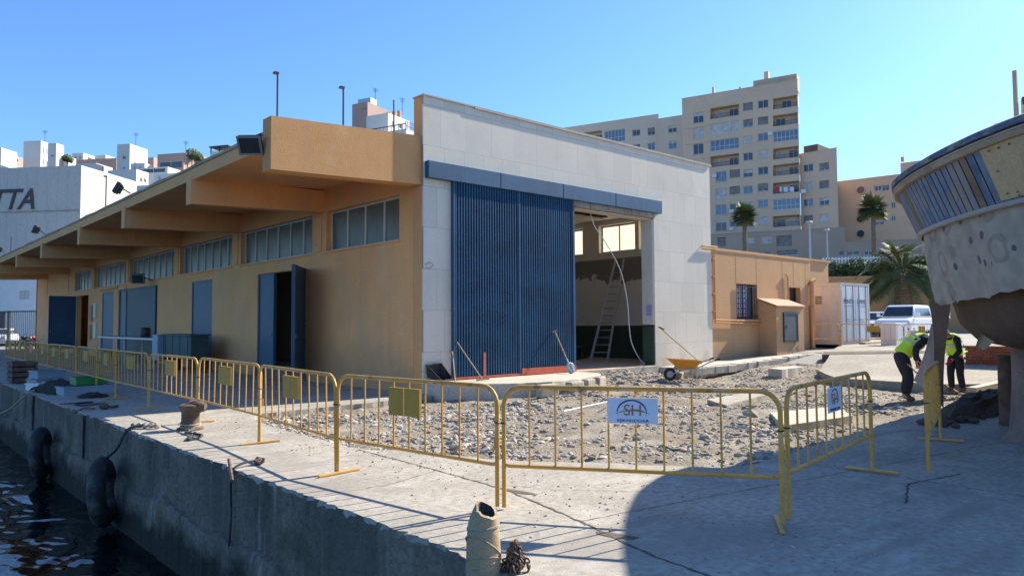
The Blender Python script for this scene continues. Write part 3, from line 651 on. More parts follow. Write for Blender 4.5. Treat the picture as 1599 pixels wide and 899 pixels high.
for a,b,t in doors:
    mb=MB(); mb.box((XW-.1,a-.05,.0),(XW-.001,b+.05,.3)); mb.build('door_step','concrete_old',hall)
# inside, behind the open doors, dark goods store partitions
mb=MB(); mb.box((12.6,19.,.3),(12.7,52,5.6)); mb.build('partition','plaster',hall)
# meter boxes
for (y,z,wd,h,mt) in ((46.0,1.9,.5,.9,'stucco2'),(45.1,2.1,.45,.75,'white'),(45.0,.95,.4,.9,'white'),(46.2,.9,.5,.8,'stucco2')):
    mb=MB(); mb.box((XW-.1,y-wd/2,z),(XW-.003,y+wd/2,z+h)); mb.build('meter_box',mt,hall,bevel=.01)
# pipe down the wall at the windows
mb=MB(); mb.tube([(XW-.04,39.1,3.6),(XW-.04,39.1,.9)],.02,6); mb.build('conduit','trim',hall)
mb=MB(); mb.tube([(XW-.04,44.2,3.5),(XW-.04,40.7,3.55),(XW-.04,40.6,3.65)],.02,6); mb.build('conduit','trim',hall)
# notices on the jamb and the stone
mb=MB(); mb.box((18.737,14.22,1.85),(18.741,14.44,2.2)); MT['lilac']=M('lilac_notice',(.40,.36,.62),.6,.1,6.); mb.build('notice','lilac',hall)
mb=MB(); mb.tube([(9.99,14.13,3.03),(10.1,14.12,3.1),(10.22,14.12,3.03),(10.1,14.12,2.93),(10.0,14.13,2.97)],.008,5); mb.build('painted_ring','trim',hall)
# ---------------------------------------------------------- floodlights and roof poles
def floodlight(label,arm,head,dirv,s=1,group='floodlights along the canopy'):
    t=thing('floodlight',label,'floodlight',arm,group=group); arm=Vector(arm); head=Vector(head); d=Vector(dirv).normalized()
    x=d.cross(Vector((0,0,1))).normalized(); z=x.cross(d); m=Matrix((x,d,z)).transposed()
    mb=MB(); mb.tube([arm,(arm+head)/2+Vector((0,0,.04*s)),head],.02*s,6); mb.bar(head-x*.2*s,head+x*.2*s,.03*s,.03*s); mb.build('bracket','dark',t)
    mb=MB(); mb.obox(head+d*.02*s,(.42*s,.10*s,.34*s),m)
    for k in range(-3,4): mb.obox(head-d*.06*s+x*k*.05*s,(.012*s,.07*s,.26*s),m)
    h=mb.build('housing','dark',t,bevel=.012*s)
    mb=MB(); mb.obox(head+d*.078*s,(.44*s,.018*s,.36*s),m); mb.build('rim','lead',h)
    mb=MB(); mb.obox(head+d*.0885*s,(.36*s,.008*s,.28*s),m); mb.build('lens','pane_dark',h); return t
floodlight('large dark floodlight hanging off the near tip of the canopy',(6.25,14.75,5.62),(6.02,14.7,5.36),(-.55,-.62,-.5),1.12)
floodlight('grey floodlight on the canopy edge over the second beam end',(6.3,24.6,5.72),(6.0,24.75,5.86),(-.65,.25,.35),1.0)
floodlight('small grey floodlight on canopy edge over the fourth beam end',(6.3,38.1,5.74),(6.0,38.3,5.92),(-.7,.3,.3),1.05)
floodlight('dark floodlight on the wall above the wide green door',(9.9,34.9,3.66),(9.35,35.0,3.72),(-.5,-.75,-.3),1.25)
floodlight('tiny floodlight on canopy edge at its far left end',(6.3,49.6,5.75),(6.05,49.8,5.95),(-.7,.3,.3),1.05)
def pole(label,p,z1,cat='pole',bend=True):
    t=thing('roof_pole',label,cat,p,group='thin poles standing on the hall roof'); mb=MB(); mb.tube([p,(p[0],p[1],z1)],.025,7); mb.build('shaft','dark',t)
    if bend: mb=MB(); mb.obox((p[0]-.03,p[1]+.03,z1),(.11,.11,.05)); mb.build('camera_head','dark',t)
pole('thin dark pole with small head standing over the canopy tip',(7.5,16.75,5.7),7.72)
pole('thin dark pole with small head on the canopy between two poles',(8.86,16.,5.85),7.47)
pole('thin bare dark pole just left of the stone parapet',(12.9,20.,5.95),8.9,bend=False)
pole('short grey pole above the canopy in front of the white warehouse',tuple(onX(165,325,7.2))[:2]+(5.7,),tuple(onX(165,276,7.2))[2],bend=True)
pole('very short pole at the far left end of the canopy',tuple(onX(17,388,7.0))[:2]+(5.7,),tuple(onX(17,370,7.0))[2],bend=False)
# ---------------------------------------------------------- annex
ax0,ax1=22.05,29.4; AT=4.16
annex=thing('annex_building','low ochre annex with barred window attached beside the stone gable','building',(ax0,YF,0))
Fa=Fac((ax0,YF),(ax1,YF)); hb=(1.63,3.03,1.74,3.02); hs=(5.5,6.45,2.36,3.0)
mb=MB(); wall_holes(mb,Fa,0,ax1-ax0,0,AT,[hb,hs],.3,False,0); 
mb.quad((ax1,YF,0),(ax1,20,0),(ax1,20,AT),(ax1,YF,AT)); mb.quad((ax0,YF,AT),(ax1,YF,AT),(ax1,20,AT),(ax0,20,AT)); mb.quad((ax0,20,0),(ax1,20,0),(ax1,20,AT),(ax0,20,AT)); mb.build('wall','stucco2',annex)
mb=MB(); mb.box((ax0,YF-.02,AT-.03),(ax1+.02,YF+.2,AT+.02)); mb.build('roof_edge','stucco2',annex)
MT['groove']=M('joint_groove',(.40,.24,.125),.9,.1,2.)
for u,za in ((1.62,3.02),(3.05,3.02),(5.0,.5),(5.9,3.0),(6.9,.5)): mb=MB(); mb.box((ax0+u-.012,YF-.003,za),(ax0+u+.012,YF+.01,AT-.04)); mb.build('wall_joint','groove',annex)
wf=window(Fa,hb,-.22,annex,'dark','pane_blue',1,.05)
mb=MB()
for k in range(9):
    x=ax0+hb[0]+.06+k*(hb[1]-hb[0]-.12)/8; mb.tube([(x,YF-.04,hb[2]),(x,YF-.04,hb[3])],.012,6)
for z in (hb[2]+.1,hb[3]-.1): mb.bar((ax0+hb[0],YF-.04,z),(ax0+hb[1],YF-.04,z),.02,.02)
mb.build('window_bars','dark',annex)
# notices behind the pane
MT['paper']=M('printed_paper',(.62,.62,.70),.6,.04,3.); MT['redpaper']=M('red_print',(.6,.06,.08),.6,.1,3.); MT['bluepaper']=M('blue_print',(.07,.10,.35),.6,.1,3.)
mb=MB(); rk=random.Random(6)
for i in range(3):
    for j in range(6): mb.cur=0; mb.box((ax0+1.98+i*.22,YF+.19,1.86+j*.19),(ax0+2.17+i*.22,YF+.195,2.03+j*.19))
for i in range(3):
    for j in range(6): mb.cur=1 if (j in(0,5) or (i==1 and j>2)) else 2; mb.box((ax0+2.0+i*.22,YF+.185,1.9+j*.19),(ax0+2.14+i*.22,YF+.189,1.98+j*.19))
mb.build('notices',['paper','redpaper','bluepaper'],wf)
window(Fa,hs,-.25,annex,'dark','pane_dark',0,.05)
mb=MB(); mb.box((ax0+hs[0]-.08,YF-.06,hs[2]-.06),(ax0+hs[1]+.08,YF-.001,hs[2]-.01)); mb.build('sill','stucco2',annex)
mb=MB(); mb.box((ax0+hb[0]-.05,YF-.08,hb[2]-.08),(ax0+hb[1]+.05,YF-.001,hb[2]-.01)); mb.build('sill','stucco2',annex)
# pipes along the wall
pp=[]
mb=MB()
for dx in (0,.09): mb.tube([(ax0+.04+dx,YF-.07,4.1),(ax0+.04+dx,YF-.07,1.72-dx),(ax0+3.2,YF-.07,1.66-dx)],.028,8)
mb.tube([(21.4,14.08,4.23),(22.3,14.08,4.24)],.03,8); mb.tube([(21.4,14.09,4.12),(22.3,14.09,4.14)],.02,8); mb.tube([(21.4,14.14,4.2),(21.4,14.06,4.23)],.02,6)
for z in (2.0,2.6,3.2,3.8): mb.box((ax0,YF-.1,z),(ax0+.18,YF-.003,z+.04))
tag(mb.build('wall_pipes','stucco2',None,smooth=False),'ochre painted pipes running down and along the annex wall by the window','pipes')
mb=MB(); mb.tube([(ax0+5.35,YF-.05,3.4),(ax0+5.35,YF-.05,2.5)],.03,8); mb.tube([(ax0+5.35,YF-.05,3.4),(ax0+5.2,YF-.05,3.5)],.03,8); tag(mb.build('vent_pipe','stucco2',smooth=True),'short bent vent pipe on annex wall left of the small window','pipe')
mb=MB(); mb.tube([(ax1-.12,YF-.1,.5),(ax1-.12,YF-.1,3.3),(ax1+.1,YF-.1,3.36)],.09,10); tag(mb.build('drain_pipe','stucco2',smooth=True),'thick ochre drainpipe at the annex corner beside the container','pipe')
# meter housing
hz=.3; bx0,bx1=25.2,27.3; by=13.5
mh=thing('meter_housing','small ochre lean-to meter housing with steel door on annex wall','meter housing',((bx0+bx1)/2,by,hz))
mb=MB(); mb.v+=[(bx0,by,hz),(bx1,by,hz),(bx1,YF-.002,hz),(bx0,YF-.002,hz),(bx0,by,2.18),(bx1,by,2.18),(bx1,YF-.002,2.45),(bx0,YF-.002,2.45)]
for q in ((0,3,2,1),(4,5,6,7),(0,1,5,4),(1,2,6,5),(2,3,7,6),(3,0,4,7)): mb.face(*q)
mb.build('wall','stucco2',mh)
MT['pinkroof']=M('faded_red_render',(.52,.29,.19),.9,.08,2.)
mb=MB(); mb.v+=[(bx0-.05,by-.06,2.19),(bx1+.05,by-.06,2.19),(bx1+.05,YF-.004,2.47),(bx0-.05,YF-.004,2.47),(bx0-.05,by-.06,2.24),(bx1+.05,by-.06,2.24),(bx1+.05,YF-.004,2.52),(bx0-.05,YF-.004,2.52)]
for q in ((0,3,2,1),(4,5,6,7),(0,1,5,4),(1,2,6,5),(2,3,7,6),(3,0,4,7)): mb.face(*q)
mb.build('roof','pinkroof',mh)
mb=MB(); mb.box((25.72,by-.04,.92),(26.72,by-.002,1.94)); MT['cabinet']=M('dark_grey_cabinet_door',(.075,.09,.105),.6,.2,2.); d_=mb.build('door','cabinet',mh,bevel=.01)
mb=MB(); mb.box((25.68,by-.055,.88),(25.74,by-.003,1.98)); mb.box((26.70,by-.055,.88),(26.76,by-.003,1.98)); mb.box((25.74,by-.055,1.92),(26.7,by-.003,1.98)); mb.box((25.74,by-.055,.88),(26.7,by-.003,.94)); mb.build('door_frame','dark',d_)
mb=MB(); mb.box((25.82,by-.06,1.38),(25.88,by-.04,1.5)); mb.build('handle','dark',d_)
# back wing behind the container
bw=thing('rear_wing','plain ochre rear wing rising behind the white container','building',(33,21,0))
b1=onY(1293,410,21); mb=MB(); mb.box((29.5,21,0),(b1.x,27,b1.z)); mb.build('wall','stucco2',bw)
mb=MB(); mb.box((29.4,20.9,b1.z),(b1.x+.1,27.1,b1.z+.1)); mb.build('roof','stucco2',bw)
# ================================================================== BARRIERS
def make_barrier(kind,label,group):
    """local: runs along +x from 0 to 2.4; kind 'plates' or 'panel'"""
    L_,Hh,R=2.4,1.08,.17
    t=thing('crowd_barrier',label,'barrier',(0,0,0),group=group)
    r=.021; P=[(0,0,.02),(0,0,Hh-R)]
    for k in range(1,7):
        a=math.pi-k*math.pi/12; P.append((R+R*math.cos(a),0,Hh-R+R*math.sin(a)))
    for k in range(0,7):
        a=math.pi/2-k*math.pi/12; P.append((L_-R+R*math.cos(a),0,Hh-R+R*math.sin(a)))
    P.append((L_,0,.02)); mb=MB(); mb.tube(P,r,10); mb.build('frame','yellow',t,smooth=True)
    mb=MB(); mb.tube([(0,0,.40),(.05,0,.385),(L_-.05,0,.385),(L_,0,.40)],.018,8); mb.build('bottom_rail','yellow',t,smooth=True)
    n=9
    for k in range(n):
        x=.24+k*(L_-.48)/(n-1); mb=MB(); mb.tube([(x,0,.385),(x,0,Hh-.002)],.0095,6); mb.build('bar','yellow',t,smooth=True)
    mb=MB(); mb.box((L_-.05,-.27,.004),(L_-.012,.27,.026)); f2=mb.build('foot','yellow',t,bevel=.004)
    for x in (-.0,L_): 
        mb=MB(); mb.torus((x,0,.76),.025,.007,(0,0,1),10,5); mb.build('cable_tie','dark',t)
    if kind=='plates':
        for a,b in ((1.03,1.26),(1.275,1.505)):
            mb=MB(); mb.box((a,-.014,.72),(b,.014,1.0)); mb.build('plate','yellow_plate',t)
    mb=MB(); mb.tube([(-.03,0,.62),(-.09,0,.62),(-.09,0,.52)],.007,6); mb.build('hook','yellow',t)
    return t
def place(root,a,b,first,label,sz=1.):
    a=Vector(a); b=Vector(b); d=b-a; L_=math.hypot(d.x,d.y)-.03; rz=math.atan2(d.y,d.x); u=Vector((d.x,d.y,0)).normalized()
    loc=a+u*.015; sc=(L_/2.4,1,sz)
    if first: root.location=loc; root.rotation_euler=(0,math.atan2(-(b.z-a.z),L_),rz); root.scale=sc; root['label']=label; return root
    o=dup(root,loc,rz,label,scale=sc); o.rotation_euler=(random.uniform(-.018,.018),math.atan2(-(b.z-a.z),L_)+random.uniform(-.004,.004),rz); return o
g1='yellow barriers along the quay and the excavation'
bar_p=make_barrier('plates','',g1); bar_s=make_barrier('panel','',g1)
def on46(x): return tuple(onX(x,600,4.42+.0*x))[1]
posts=[(4.33,5.0),(4.04,7.40),(4.27,10.02),(4.38,12.83)]+[(4.44,on46(231)),(4.46,on46(178)),(4.5,on46(144.6)),(4.55,on46(110)),(4.6,on46(82)),(4.65,on46(61)),(4.7,on46(42)),(4.75,on46(22)),(4.8,on46(4)),(4.85,on46(-12))]
names=['yellow barrier with two ochre plates nearest the white panel barrier on the quay','second yellow quay barrier from the white panel, standing before the open blue door','third yellow quay barrier from the white panel, right of the rusty bollard','yellow quay barrier standing directly behind the rusty bollard','fifth yellow quay barrier from the white panel, in the canopy shade','sixth yellow quay barrier from the white panel, in the canopy shade','seventh yellow quay barrier, behind the white and green fish box','eighth yellow quay barrier, just left of the white and green fish box','ninth yellow quay barrier, behind the heap of dark nets','tenth yellow quay barrier, behind the pile of white boxes','eleventh yellow quay barrier, behind the brown crate at the edge','twelfth yellow quay barrier, second from the left frame edge','leftmost yellow quay barrier, cut by the photo edge']
for i in range(13):
    place(bar_p,(*posts[i],0),(*posts[i+1],0),i==0,names[i])
bs1=place(bar_s,(4.345,4.965,0),(5.66,3.0,0),True,'yellow barrier carrying the white panel square to the camera, in the centre foreground')
bs2=place(bar_s,(5.84,3.06,0),(8.38,3.40,0),False,'yellow barrier right of the centre, carrying a white panel seen at an angle')
bs3=place(bar_s,(8.66,2.93,0),(11.2,3.62,0),False,'yellow barrier seen nearly end on, standing before the boat and workers')
q=[onz(1268,541,.66),onz(1312,542,.66),onz(1404,542,.66),onz(1460,545,.62)]
dd=27.5
q=[atd(1270,541.5,dd+1),atd(1312,542,dd+.4),atd(1412,543,dd),atd(1466,544,dd-.6)]
for i,lb in enumerate(('far yellow barrier in front of the container side','far yellow barrier in front of the container doors with an ochre plate','far yellow barrier in front of the white van')):
    place(bar_p if i else bar_s,q[i],q[i+1],False,lb,.82)
# company panels hung on two barriers
def grad():
    m,nt,b=nodes('red_green_print'); tc=N(nt,'ShaderNodeTexCoord'); sp=N(nt,'ShaderNodeSeparateXYZ'); nt.links.new(tc.outputs['Generated'],sp.inputs[0])
    nt.links.new(ramp(nt,sp.outputs[2],.42,.60,(.02,.22,.06),(.62,.05,.05)),b.inputs['Base Color']); b.inputs['Roughness'].default_value=.5; return m
MT['rg']=grad(); MT['panel']=M('white_print_board',(.62,.66,.76),.45,.03,2.,fine=.01); MT['navy']=M('navy_print',(.015,.025,.14),.5,.05,2.,fine=.01); MT['greenp']=M('green_print',(.02,.25,.07),.5,.05,2.,fine=.01)
def sign(c,d,w_,h_,label):
    """c centre, d direction to the viewer's right"""
    c=Vector(c); d=Vector(d).normalized(); up=Vector((0,0,1)); n=d.cross(up)
    t=thing('company_panel',label,'sign',c-up*h_/2,group='white company panels on the barriers')
    m=Matrix((d,n,up)).transposed()
    mb=MB(); mb.obox(c,(w_,.006,h_),m); mb.build('board','panel',t)
    f=n*.0055; P=lambda u,v:c+d*u*w_+up*v*h_+f
    # SH letters with vertical colour change; built flat then oriented
    s=text('SH',.62*h_,P(0,-.18),d,up,'letters','rg',t,.001,sx=1.0)
    text('SERVIHOGAR',.155*h_,P(0,-.44),d,up,'lettering','navy',t,.001,sx=1.35)
    mb=MB(); K=[]
    for k in range(25):
        a=math.radians(200-k*9.2); K.append((math.cos(a)*.30-.02,math.sin(a)*.48-.04))
    for k,((u0,v0),(u1,v1)) in enumerate(zip(K,K[1:])):
        w0=.05*math.sin(math.pi*(k)/24)+.004; w1=.05*math.sin(math.pi*(k+1)/24)+.004
        mb.quad(P(u0,v0),P(u1,v1),P(u1*(1-w1*2),v1-w1),P(u0*(1-w0*2),v0-w0))
    mb.build('arc','navy',t)
    mb=MB(); K=[(-.33,-.12),(-.2,-.04),(0,.0),(.2,-.03),(.36,-.12)]
    for k in range(4):
        w0=(.0,.035,.05,.04,.0)[k]; w1=(.0,.035,.05,.04,.0)[k+1]
        mb.quad(P(*K[k])+f*.4,P(*K[k+1])+f*.4,P(K[k+1][0],K[k+1][1]+w1)+f*.4,P(K[k][0],K[k][1]+w0)+f*.4)
    mb.build('swoosh','greenp',t); return t
a=Vector((4.36,4.92,0)); b=Vector((5.66,3.0,0)); d=(b-a).normalized(); n=d.cross(Vector((0,0,1)))
sp_=onp(988,641,n,a+n*.03); sign(sp_,d,.42,.215,'white company panel with red and green letters on the centre barrier')
a=Vector((5.84,3.06,0)); b=Vector((8.38,3.4,0)); d=(b-a).normalized(); n=d.cross(Vector((0,0,1)))
sp_=onp(1303,623,n,a+n*.03); sign(sp_,d,.40,.235,'white company panel seen at an angle on the right barrier')
# ================================================================== BOLLARDS, TYRES, ROPES
def bollard(c,label):
    t=thing('mooring_bollard',label,'bollard',c); c=Vector(c)
    mb=MB(); mb.lathe([(.20,0),(.20,.03),(.15,.035),(.135,.1),(.135,.27),(.15,.31),(.17,.34),(.165,.385),(.12,.405),(.02,.41)],22,c,.015); mb.build('post','rust',t,smooth=True)
    mb=MB(); d=Vector((.743,-.669,0)); mb.tube([c+Vector((0,0,.35)),c+d*.12+Vector((0,0,.36)),c+d*.24+Vector((0,0,.35))],[.11,.105,.06],12); mb.build('horn','rust',t,smooth=True)
    mb=MB()
    for z in (.06,.10): mb.torus(c+Vector((0,0,z)),.145,.014,(random.uniform(-.15,.15),random.uniform(-.15,.15),1),22,6)
    mb.build('rope_turns','rope',t,smooth=True); return t
bollard((4.03,12.1,0),'rusty iron mooring bollard with a horned head on the quay')
# old stubby post wrapped with rope, in the foreground
fb=thing('wrapped_post','short tan post with broken open top wrapped in cord at the quay edge','post',(3.17,3.82,0)); c=Vector((3.17,3.82,-.04))
mb=MB(); nn=26; rings=[]; random.seed(4)
Rv=(.743,-.669)
prof=[(.113,-.08),(.116,.02),(.116,.10),(.115,.18),(.112,.25),(.108,.31),(.101,.355)]
for r,z in prof: rings.append([(r*math.cos(2*math.pi*j/nn)*(1+random.uniform(-.015,.015)),r*math.sin(2*math.pi*j/nn)*(1+random.uniform(-.015,.015)),z) for j in range(nn)])
Tv=Vector((Rv[0]*.75-.669*.66,Rv[1]*.75-.743*.66)).normalized(); top=[]
for j in range(nn):
    a=2*math.pi*j/nn; s=math.cos(a)*Tv.x+math.sin(a)*Tv.y; rt=.079 if s>-.2 else .064
    top.append((rt*math.cos(a)+.022*Tv.x,rt*math.sin(a)+.022*Tv.y,.452-.05*s+random.uniform(-.007,.007)))
rings.append([(.094*math.cos(2*math.pi*j/nn)+.008*Tv.x,.094*math.sin(2*math.pi*j/nn)+.008*Tv.y,.40-.012*(math.cos(2*math.pi*j/nn)*Tv.x+math.sin(2*math.pi*j/nn)*Tv.y)) for j in range(nn)]); rings.append(top)
tc_=Vector((.022*Tv.x,.022*Tv.y,.452)); top2=[tuple(tc_.lerp(Vector(p_),.78)+Vector((0,0,.002))) for p_ in top]; rings.append(top2)
ids=[mb.vs([c+Vector(p) for p in R_]) for R_ in rings]
for a,b in zip(ids,ids[1:]):
    for j in range(nn): mb.face(a+j,a+(j+1)%nn,b+(j+1)%nn,b+j)
mb.build('shell','canvas',fb,smooth=True,norm=False)
mb=MB(); ids=[mb.vs([c+Vector(p)-Vector((0,0,.001)) for p in top2]),mb.vs([c+Vector((p[0]*.8,p[1]*.8,.22)) for p in top2])]
for j in range(nn): mb.face(ids[0]+j,ids[0]+(j+1)%nn,ids[1]+(j+1)%nn,ids[1]+j)
mb.face(*[ids[1]+j for j in range(nn)]); mb.build('hollow','black',fb,norm=False)
mb=MB()
def ring(z0,tilt,r,ph=0): return [c+Vector((r*math.cos(a),r*math.sin(a),z0+tilt*math.cos(a+ph))) for a in [2*math.pi*k/28 for k in range(29)]]
mb.tube(ring(.345,.015,.106,.5),.0045,6); mb.tube(ring(.335,.012,.108,1.2),.0045,6); mb.tube(ring(.2,.1,.117,2.9),.0045,6); mb.tube(ring(.10,.03,.118,1.),.005,6); mb.tube(ring(.07,.02,.119,.2),.005,6); mb.tube(ring(.12,.05,.119,2.2),.0045,6)
mb.build('cord','rope',fb,smooth=True)
# rusty chain heap beside it
mb=MB(); random.seed(21)
for k in range(130):
    q_=random.random(); p=Vector((3.335+max(-.07,min(.07,random.gauss(0,.05)))*(1.15-q_),3.69+max(-.07,min(.07,random.gauss(0,.05)))*(1.15-q_),.012+q_*.17)); ax=Vector((random.gauss(0,1),random.gauss(0,1),random.gauss(0,.6)))
    mb.torus(p,.019,.007,ax,9,5)
tag(mb.build('chain','rust',smooth=True),'heap of rusty chain links lying beside the tan wrapped post','chain')
def tyre(c,ax,label,R=.40,r=.16):
    t=thing('tyre_fender',label,'tyre',c,group='old tyres hung on the quay wall as fenders'); c=Vector(c)
    mb=MB(); mb.torus(c,R,r,ax,36,12,.85); mb.build('tyre','black',t,smooth=True)
    mb=MB(); mb.torus(c,R-.10,.055,ax,36,8,2.2); mb.build('bead','black',t,smooth=True); return t
tyre((3.0,12.95,-.95),(.9,-.44,.08),'large old tyre hanging on a rope against the quay wall',.40,.15)
tyre((3.02,18.1,-1.0),(.92,-.40,.05),'darker old tyre farther along the quay wall in shade',.40,.15)
def rope(pts,r,name,label,mat='rope',cat='rope',group=None):
    P=[Vector(p) for p in pts]; S=[]
    for k in range(len(P)-1):
        p0=P[max(0,k-1)];p1=P[k];p2=P[k+1];p3=P[min(len(P)-1,k+2)]
        for j in range(8):
            t=j/8; S.append(.5*((2*p1)+(p2-p0)*t+(2*p0-5*p1+4*p2-p3)*t*t+(3*p1-p0-3*p2+p3)*t**3))
    S.append(P[-1]); mb=MB(); mb.tube(S,r,7); return tag(mb.build(name,mat,smooth=True),label,cat,group)
rope([(3.75,12.7,.04),(3.4,12.75,.05),(3.27,12.8,-.05),(3.18,12.9,-.3),(3.02,12.95,-.45)],.022,'rope','dark rope tying the large tyre to the quay edge','black')
mb=MB(); 
for k in range(5): mb.ico((3.42+k*.06,12.9-k*.09,.05),.06,(1,1,.8),.2)
tag(mb.build('rope_knot','rope'),'thick knotted rope end lying on the quay edge over the tyre','rope')
rope([(4.02,11.9,.03),(3.8,11.6,.03),(3.9,11.2,.02),(3.6,10.9,.02),(3.9,11.5,.03)],.02,'rope','dark loose rope at the foot of the rusty bollard','black')
rope([(3.7,8.55,.04),(3.4,8.45,.05),(3.26,8.4,-.05),(3.25,8.38,-.5),(3.24,8.42,-1.),(3.25,8.5,-1.6)],.014,'cable','dark cable hanging down the quay wall from a rusty bar','black',cat='cable')
mb=MB(); mb.tube([(3.15,8.1,-.06),(3.36,8.75,.06)],.02,6); mb.ico((3.62,8.5,.04),.07,(1.3,1,.7)); tag(mb.build('iron_bar','rust'),'rusty bent iron bar on the quay edge holding a cable','bar')
rope([(3.9,21.4,.03),(3.45,21.6,.05),(3.26,21.8,-.1),(2.9,22.6,-.55),(2.4,24.5,-.75),(1.9,27,-.5),(1.2,31,.4)],.022,'rope','pale mooring rope slung from quay edge out over the water')
rope([(4.0,17.3,.02),(3.6,17.1,.02),(3.5,17.5,.03),(3.85,17.6,.03),(3.3,17.9,.0)],.02,'rope','dark coil of rope on the shaded quay edge','black')
mb=MB(); mb.tube([(3.6,16.3,.02),(3.4,16.2,.06),(3.3,16.5,-.05)],.02,6); mb.ico((3.75,16.2,.06),.1,(1,1,.8)); mb.torus((3.9,16.1,.05),.07,.02,(0,.3,1),12,6); tag(mb.build('mooring_ring','rust'),'small rusty mooring ring lying on the shaded quay edge','ring')
# ---------------------------------------------------------- clutter on the shaded quay
def tubbox(c,s,rz,mat,name,label,cat,rim=True,parent=None,group=None):
    t=thing(name,label,cat,c,group=group); m=Matrix.Rotation(rz,3,'Z'); c=Vector(c); w_,d_,h_=s; mb=MB(); th=.02
    for dx,dy,sx,sy in ((-w_/2+th/2,0,th,d_),(w_/2-th/2,0,th,d_),(0,-d_/2+th/2,w_-2*th,th),(0,d_/2-th/2,w_-2*th,th)):
        mb.obox(c+m@Vector((dx,dy,h_/2)),(sx,sy,h_),m)
    mb.obox(c+Vector((0,0,th/2+.002)),(w_-2*th,d_-2*th,th),m); mb.build('body',mat,t)
    if rim:
        mb=MB()
        for dx,dy,sx,sy in ((-w_/2,0,.04,d_+.04),(w_/2,0,.04,d_+.04),(0,-d_/2,w_-.04,.04),(0,d_/2,w_-.04,.04)): mb.obox(c+m@Vector((dx,dy,h_-.02)),(sx,sy,.035),m)
        mb.build('rim',mat,t)
    return t
MT['greenbox']=M('green_plastic',(.03,.24,.06),.5,.1,2.)
MT['bluebox']=M('pale_blue_plastic',(.27,.33,.40),.5,.1,2.)
MT['tealbox']=M('teal_green_tarp',(.045,.085,.085),.6,.2,2.)
MT['net']=M('dark_fishing_net',(.035,.035,.03),.97,.5,6.,.03,25)
tubbox((4.3,20.3,0),(1.15,.55,.2),.12,'bluebox','fish_box','pale blue fish box under a green one beside the barrier feet','box')
tubbox((4.4,20.55,.21),(.7,.45,.18),.1,'greenbox','fish_box','green fish tray stacked on the pale blue box','box')
for k,(x,y,z,rz,s) in enumerate(((3.95,23.3,0,.3,(.7,.5,.22)),(4.0,23.35,.23,.25,(.7,.5,.22)),(4.1,24.2,0,.1,(.7,.5,.22)),(3.7,22.5,0,.6,(.5,.4,.18)))):
    tubbox((x,y,z),s,rz,'bluebox' if k!=3 else 'white_clean','fish_box',['pale fish box at the bottom of the small stack at the quay edge','pale fish box on top of the small stack at the quay edge','pale fish box behind the small stack near the nets','small white fish box in front of the small stack'][k],'box')
def heap(c,rx,ry,h,mat,name,label,cat,seed=1,kind=None):
    rnd=random.Random(seed); mb=MB(); n=26; k=9; ids=[]
    for i in range(k+1):
        f=i/k; row=[]
        for j in range(n):
            a=2*math.pi*j/n; r=(1-f**1.3); v=Vector((math.cos(a)*r*2+seed,math.sin(a)*r*2,f)); q_=1+.35*noise.noise(v*1.7)
            row.append((c[0]+rx*r*q_*math.cos(a),c[1]+ry*r*q_*math.sin(a),c[2]+h*math.sin(f*math.pi/2)*(1+.25*noise.noise(v*2.6))+rnd.uniform(-.02,.02)))
        ids.append(mb.vs(row))
    for a,b in zip(ids,ids[1:]):
        for j in range(n): mb.face(a+j,a+(j+1)%n,b+(j+1)%n,b+j)
    return tag(mb.build(name,mat,smooth=True),label,cat,kind=kind)
heap((3.95,21.6,0),.55,1.4,.26,'net','net_heap','dark heap of fishing nets on quay edge beside the fish boxes','nets',3)
heap((4.2,19.2,0),.3,.4,.1,'net','net_heap','small dark net bundle on quay below the green tray','nets',5)
cr=thing('wooden_crate','brown wooden crate standing on the quay edge far left','crate',(3.75,25.6,0))
mb=MB()
for z in (.05,.2,.35,.5): 
    mb.box((3.45,25.1,z),(4.05,25.13,z+.11)); mb.box((3.45,26.1,z),(4.05,26.13,z+.11)); mb.box((3.44,25.1,z),(3.47,26.1,z+.11)); mb.box((4.03,25.13,z),(4.06,26.1,z+.11))
mb.build('slats','rust',cr); mb=MB(); mb.box((3.48,25.14,.05),(4.02,26.09,.52)); mb.build('contents','net',cr)
# long work table and tarp covered cage beside the doors
tb=thing('work_table','long grey steel table under the canopy before the wide green door','table',(8.9,33.8,0))
mb=MB(); mb.box((8.45,29.6,1.08),(9.35,38.0,1.16)); mb.build('table_top','steel',tb,bevel=.01)
for x in (8.55,9.25):
    for y in (29.8,33.8,37.8): mb=MB(); mb.box((x-.03,y-.03,0),(x+.03,y+.03,1.08)); mb.build('leg','steel',tb)
mb=MB(); mb.lathe([(.18,1.165),(.2,1.2),(.2,1.5),(.17,1.55),(.05,1.57)],14,(8.9,32.2,0)); tag(mb.build('bucket','dark',smooth=True),'dark bucket standing on the long steel table','bucket')
cg=thing('storage_bin','large dark teal covered bin on legs beside the narrow blue door','bin',(8.9,26.9,.0))
mb=MB(); mb.box((8.6,25.9,.45),(9.2,28.9,1.3)); mb.build('body','tealbox',cg,bevel=.03)
mb=MB(); mb.box((8.56,25.86,1.27),(9.24,28.94,1.33)); mb.build('lid','tealbox',cg,bevel=.01)
for k in range(4):
    mb=MB(); y=26.2+k*.8; mb.box((8.585,y,.5),(8.6-.002,y+.06,1.28)); mb.build('rib','tealbox',cg)
for x in (8.68,9.12):
    for y in (26.05,28.7): mb=MB(); mb.box((x-.05,y-.05,0),(x+.05,y+.05,.45)); mb.build('leg','dark',cg)
mb=MB(); mb.box((8.42,28.95,.35),(9.3,29.6,1.3)); tag(mb.build('cool_box','bluebox',bevel=.03),'pale blue upright cool box between the table and teal bin','box')
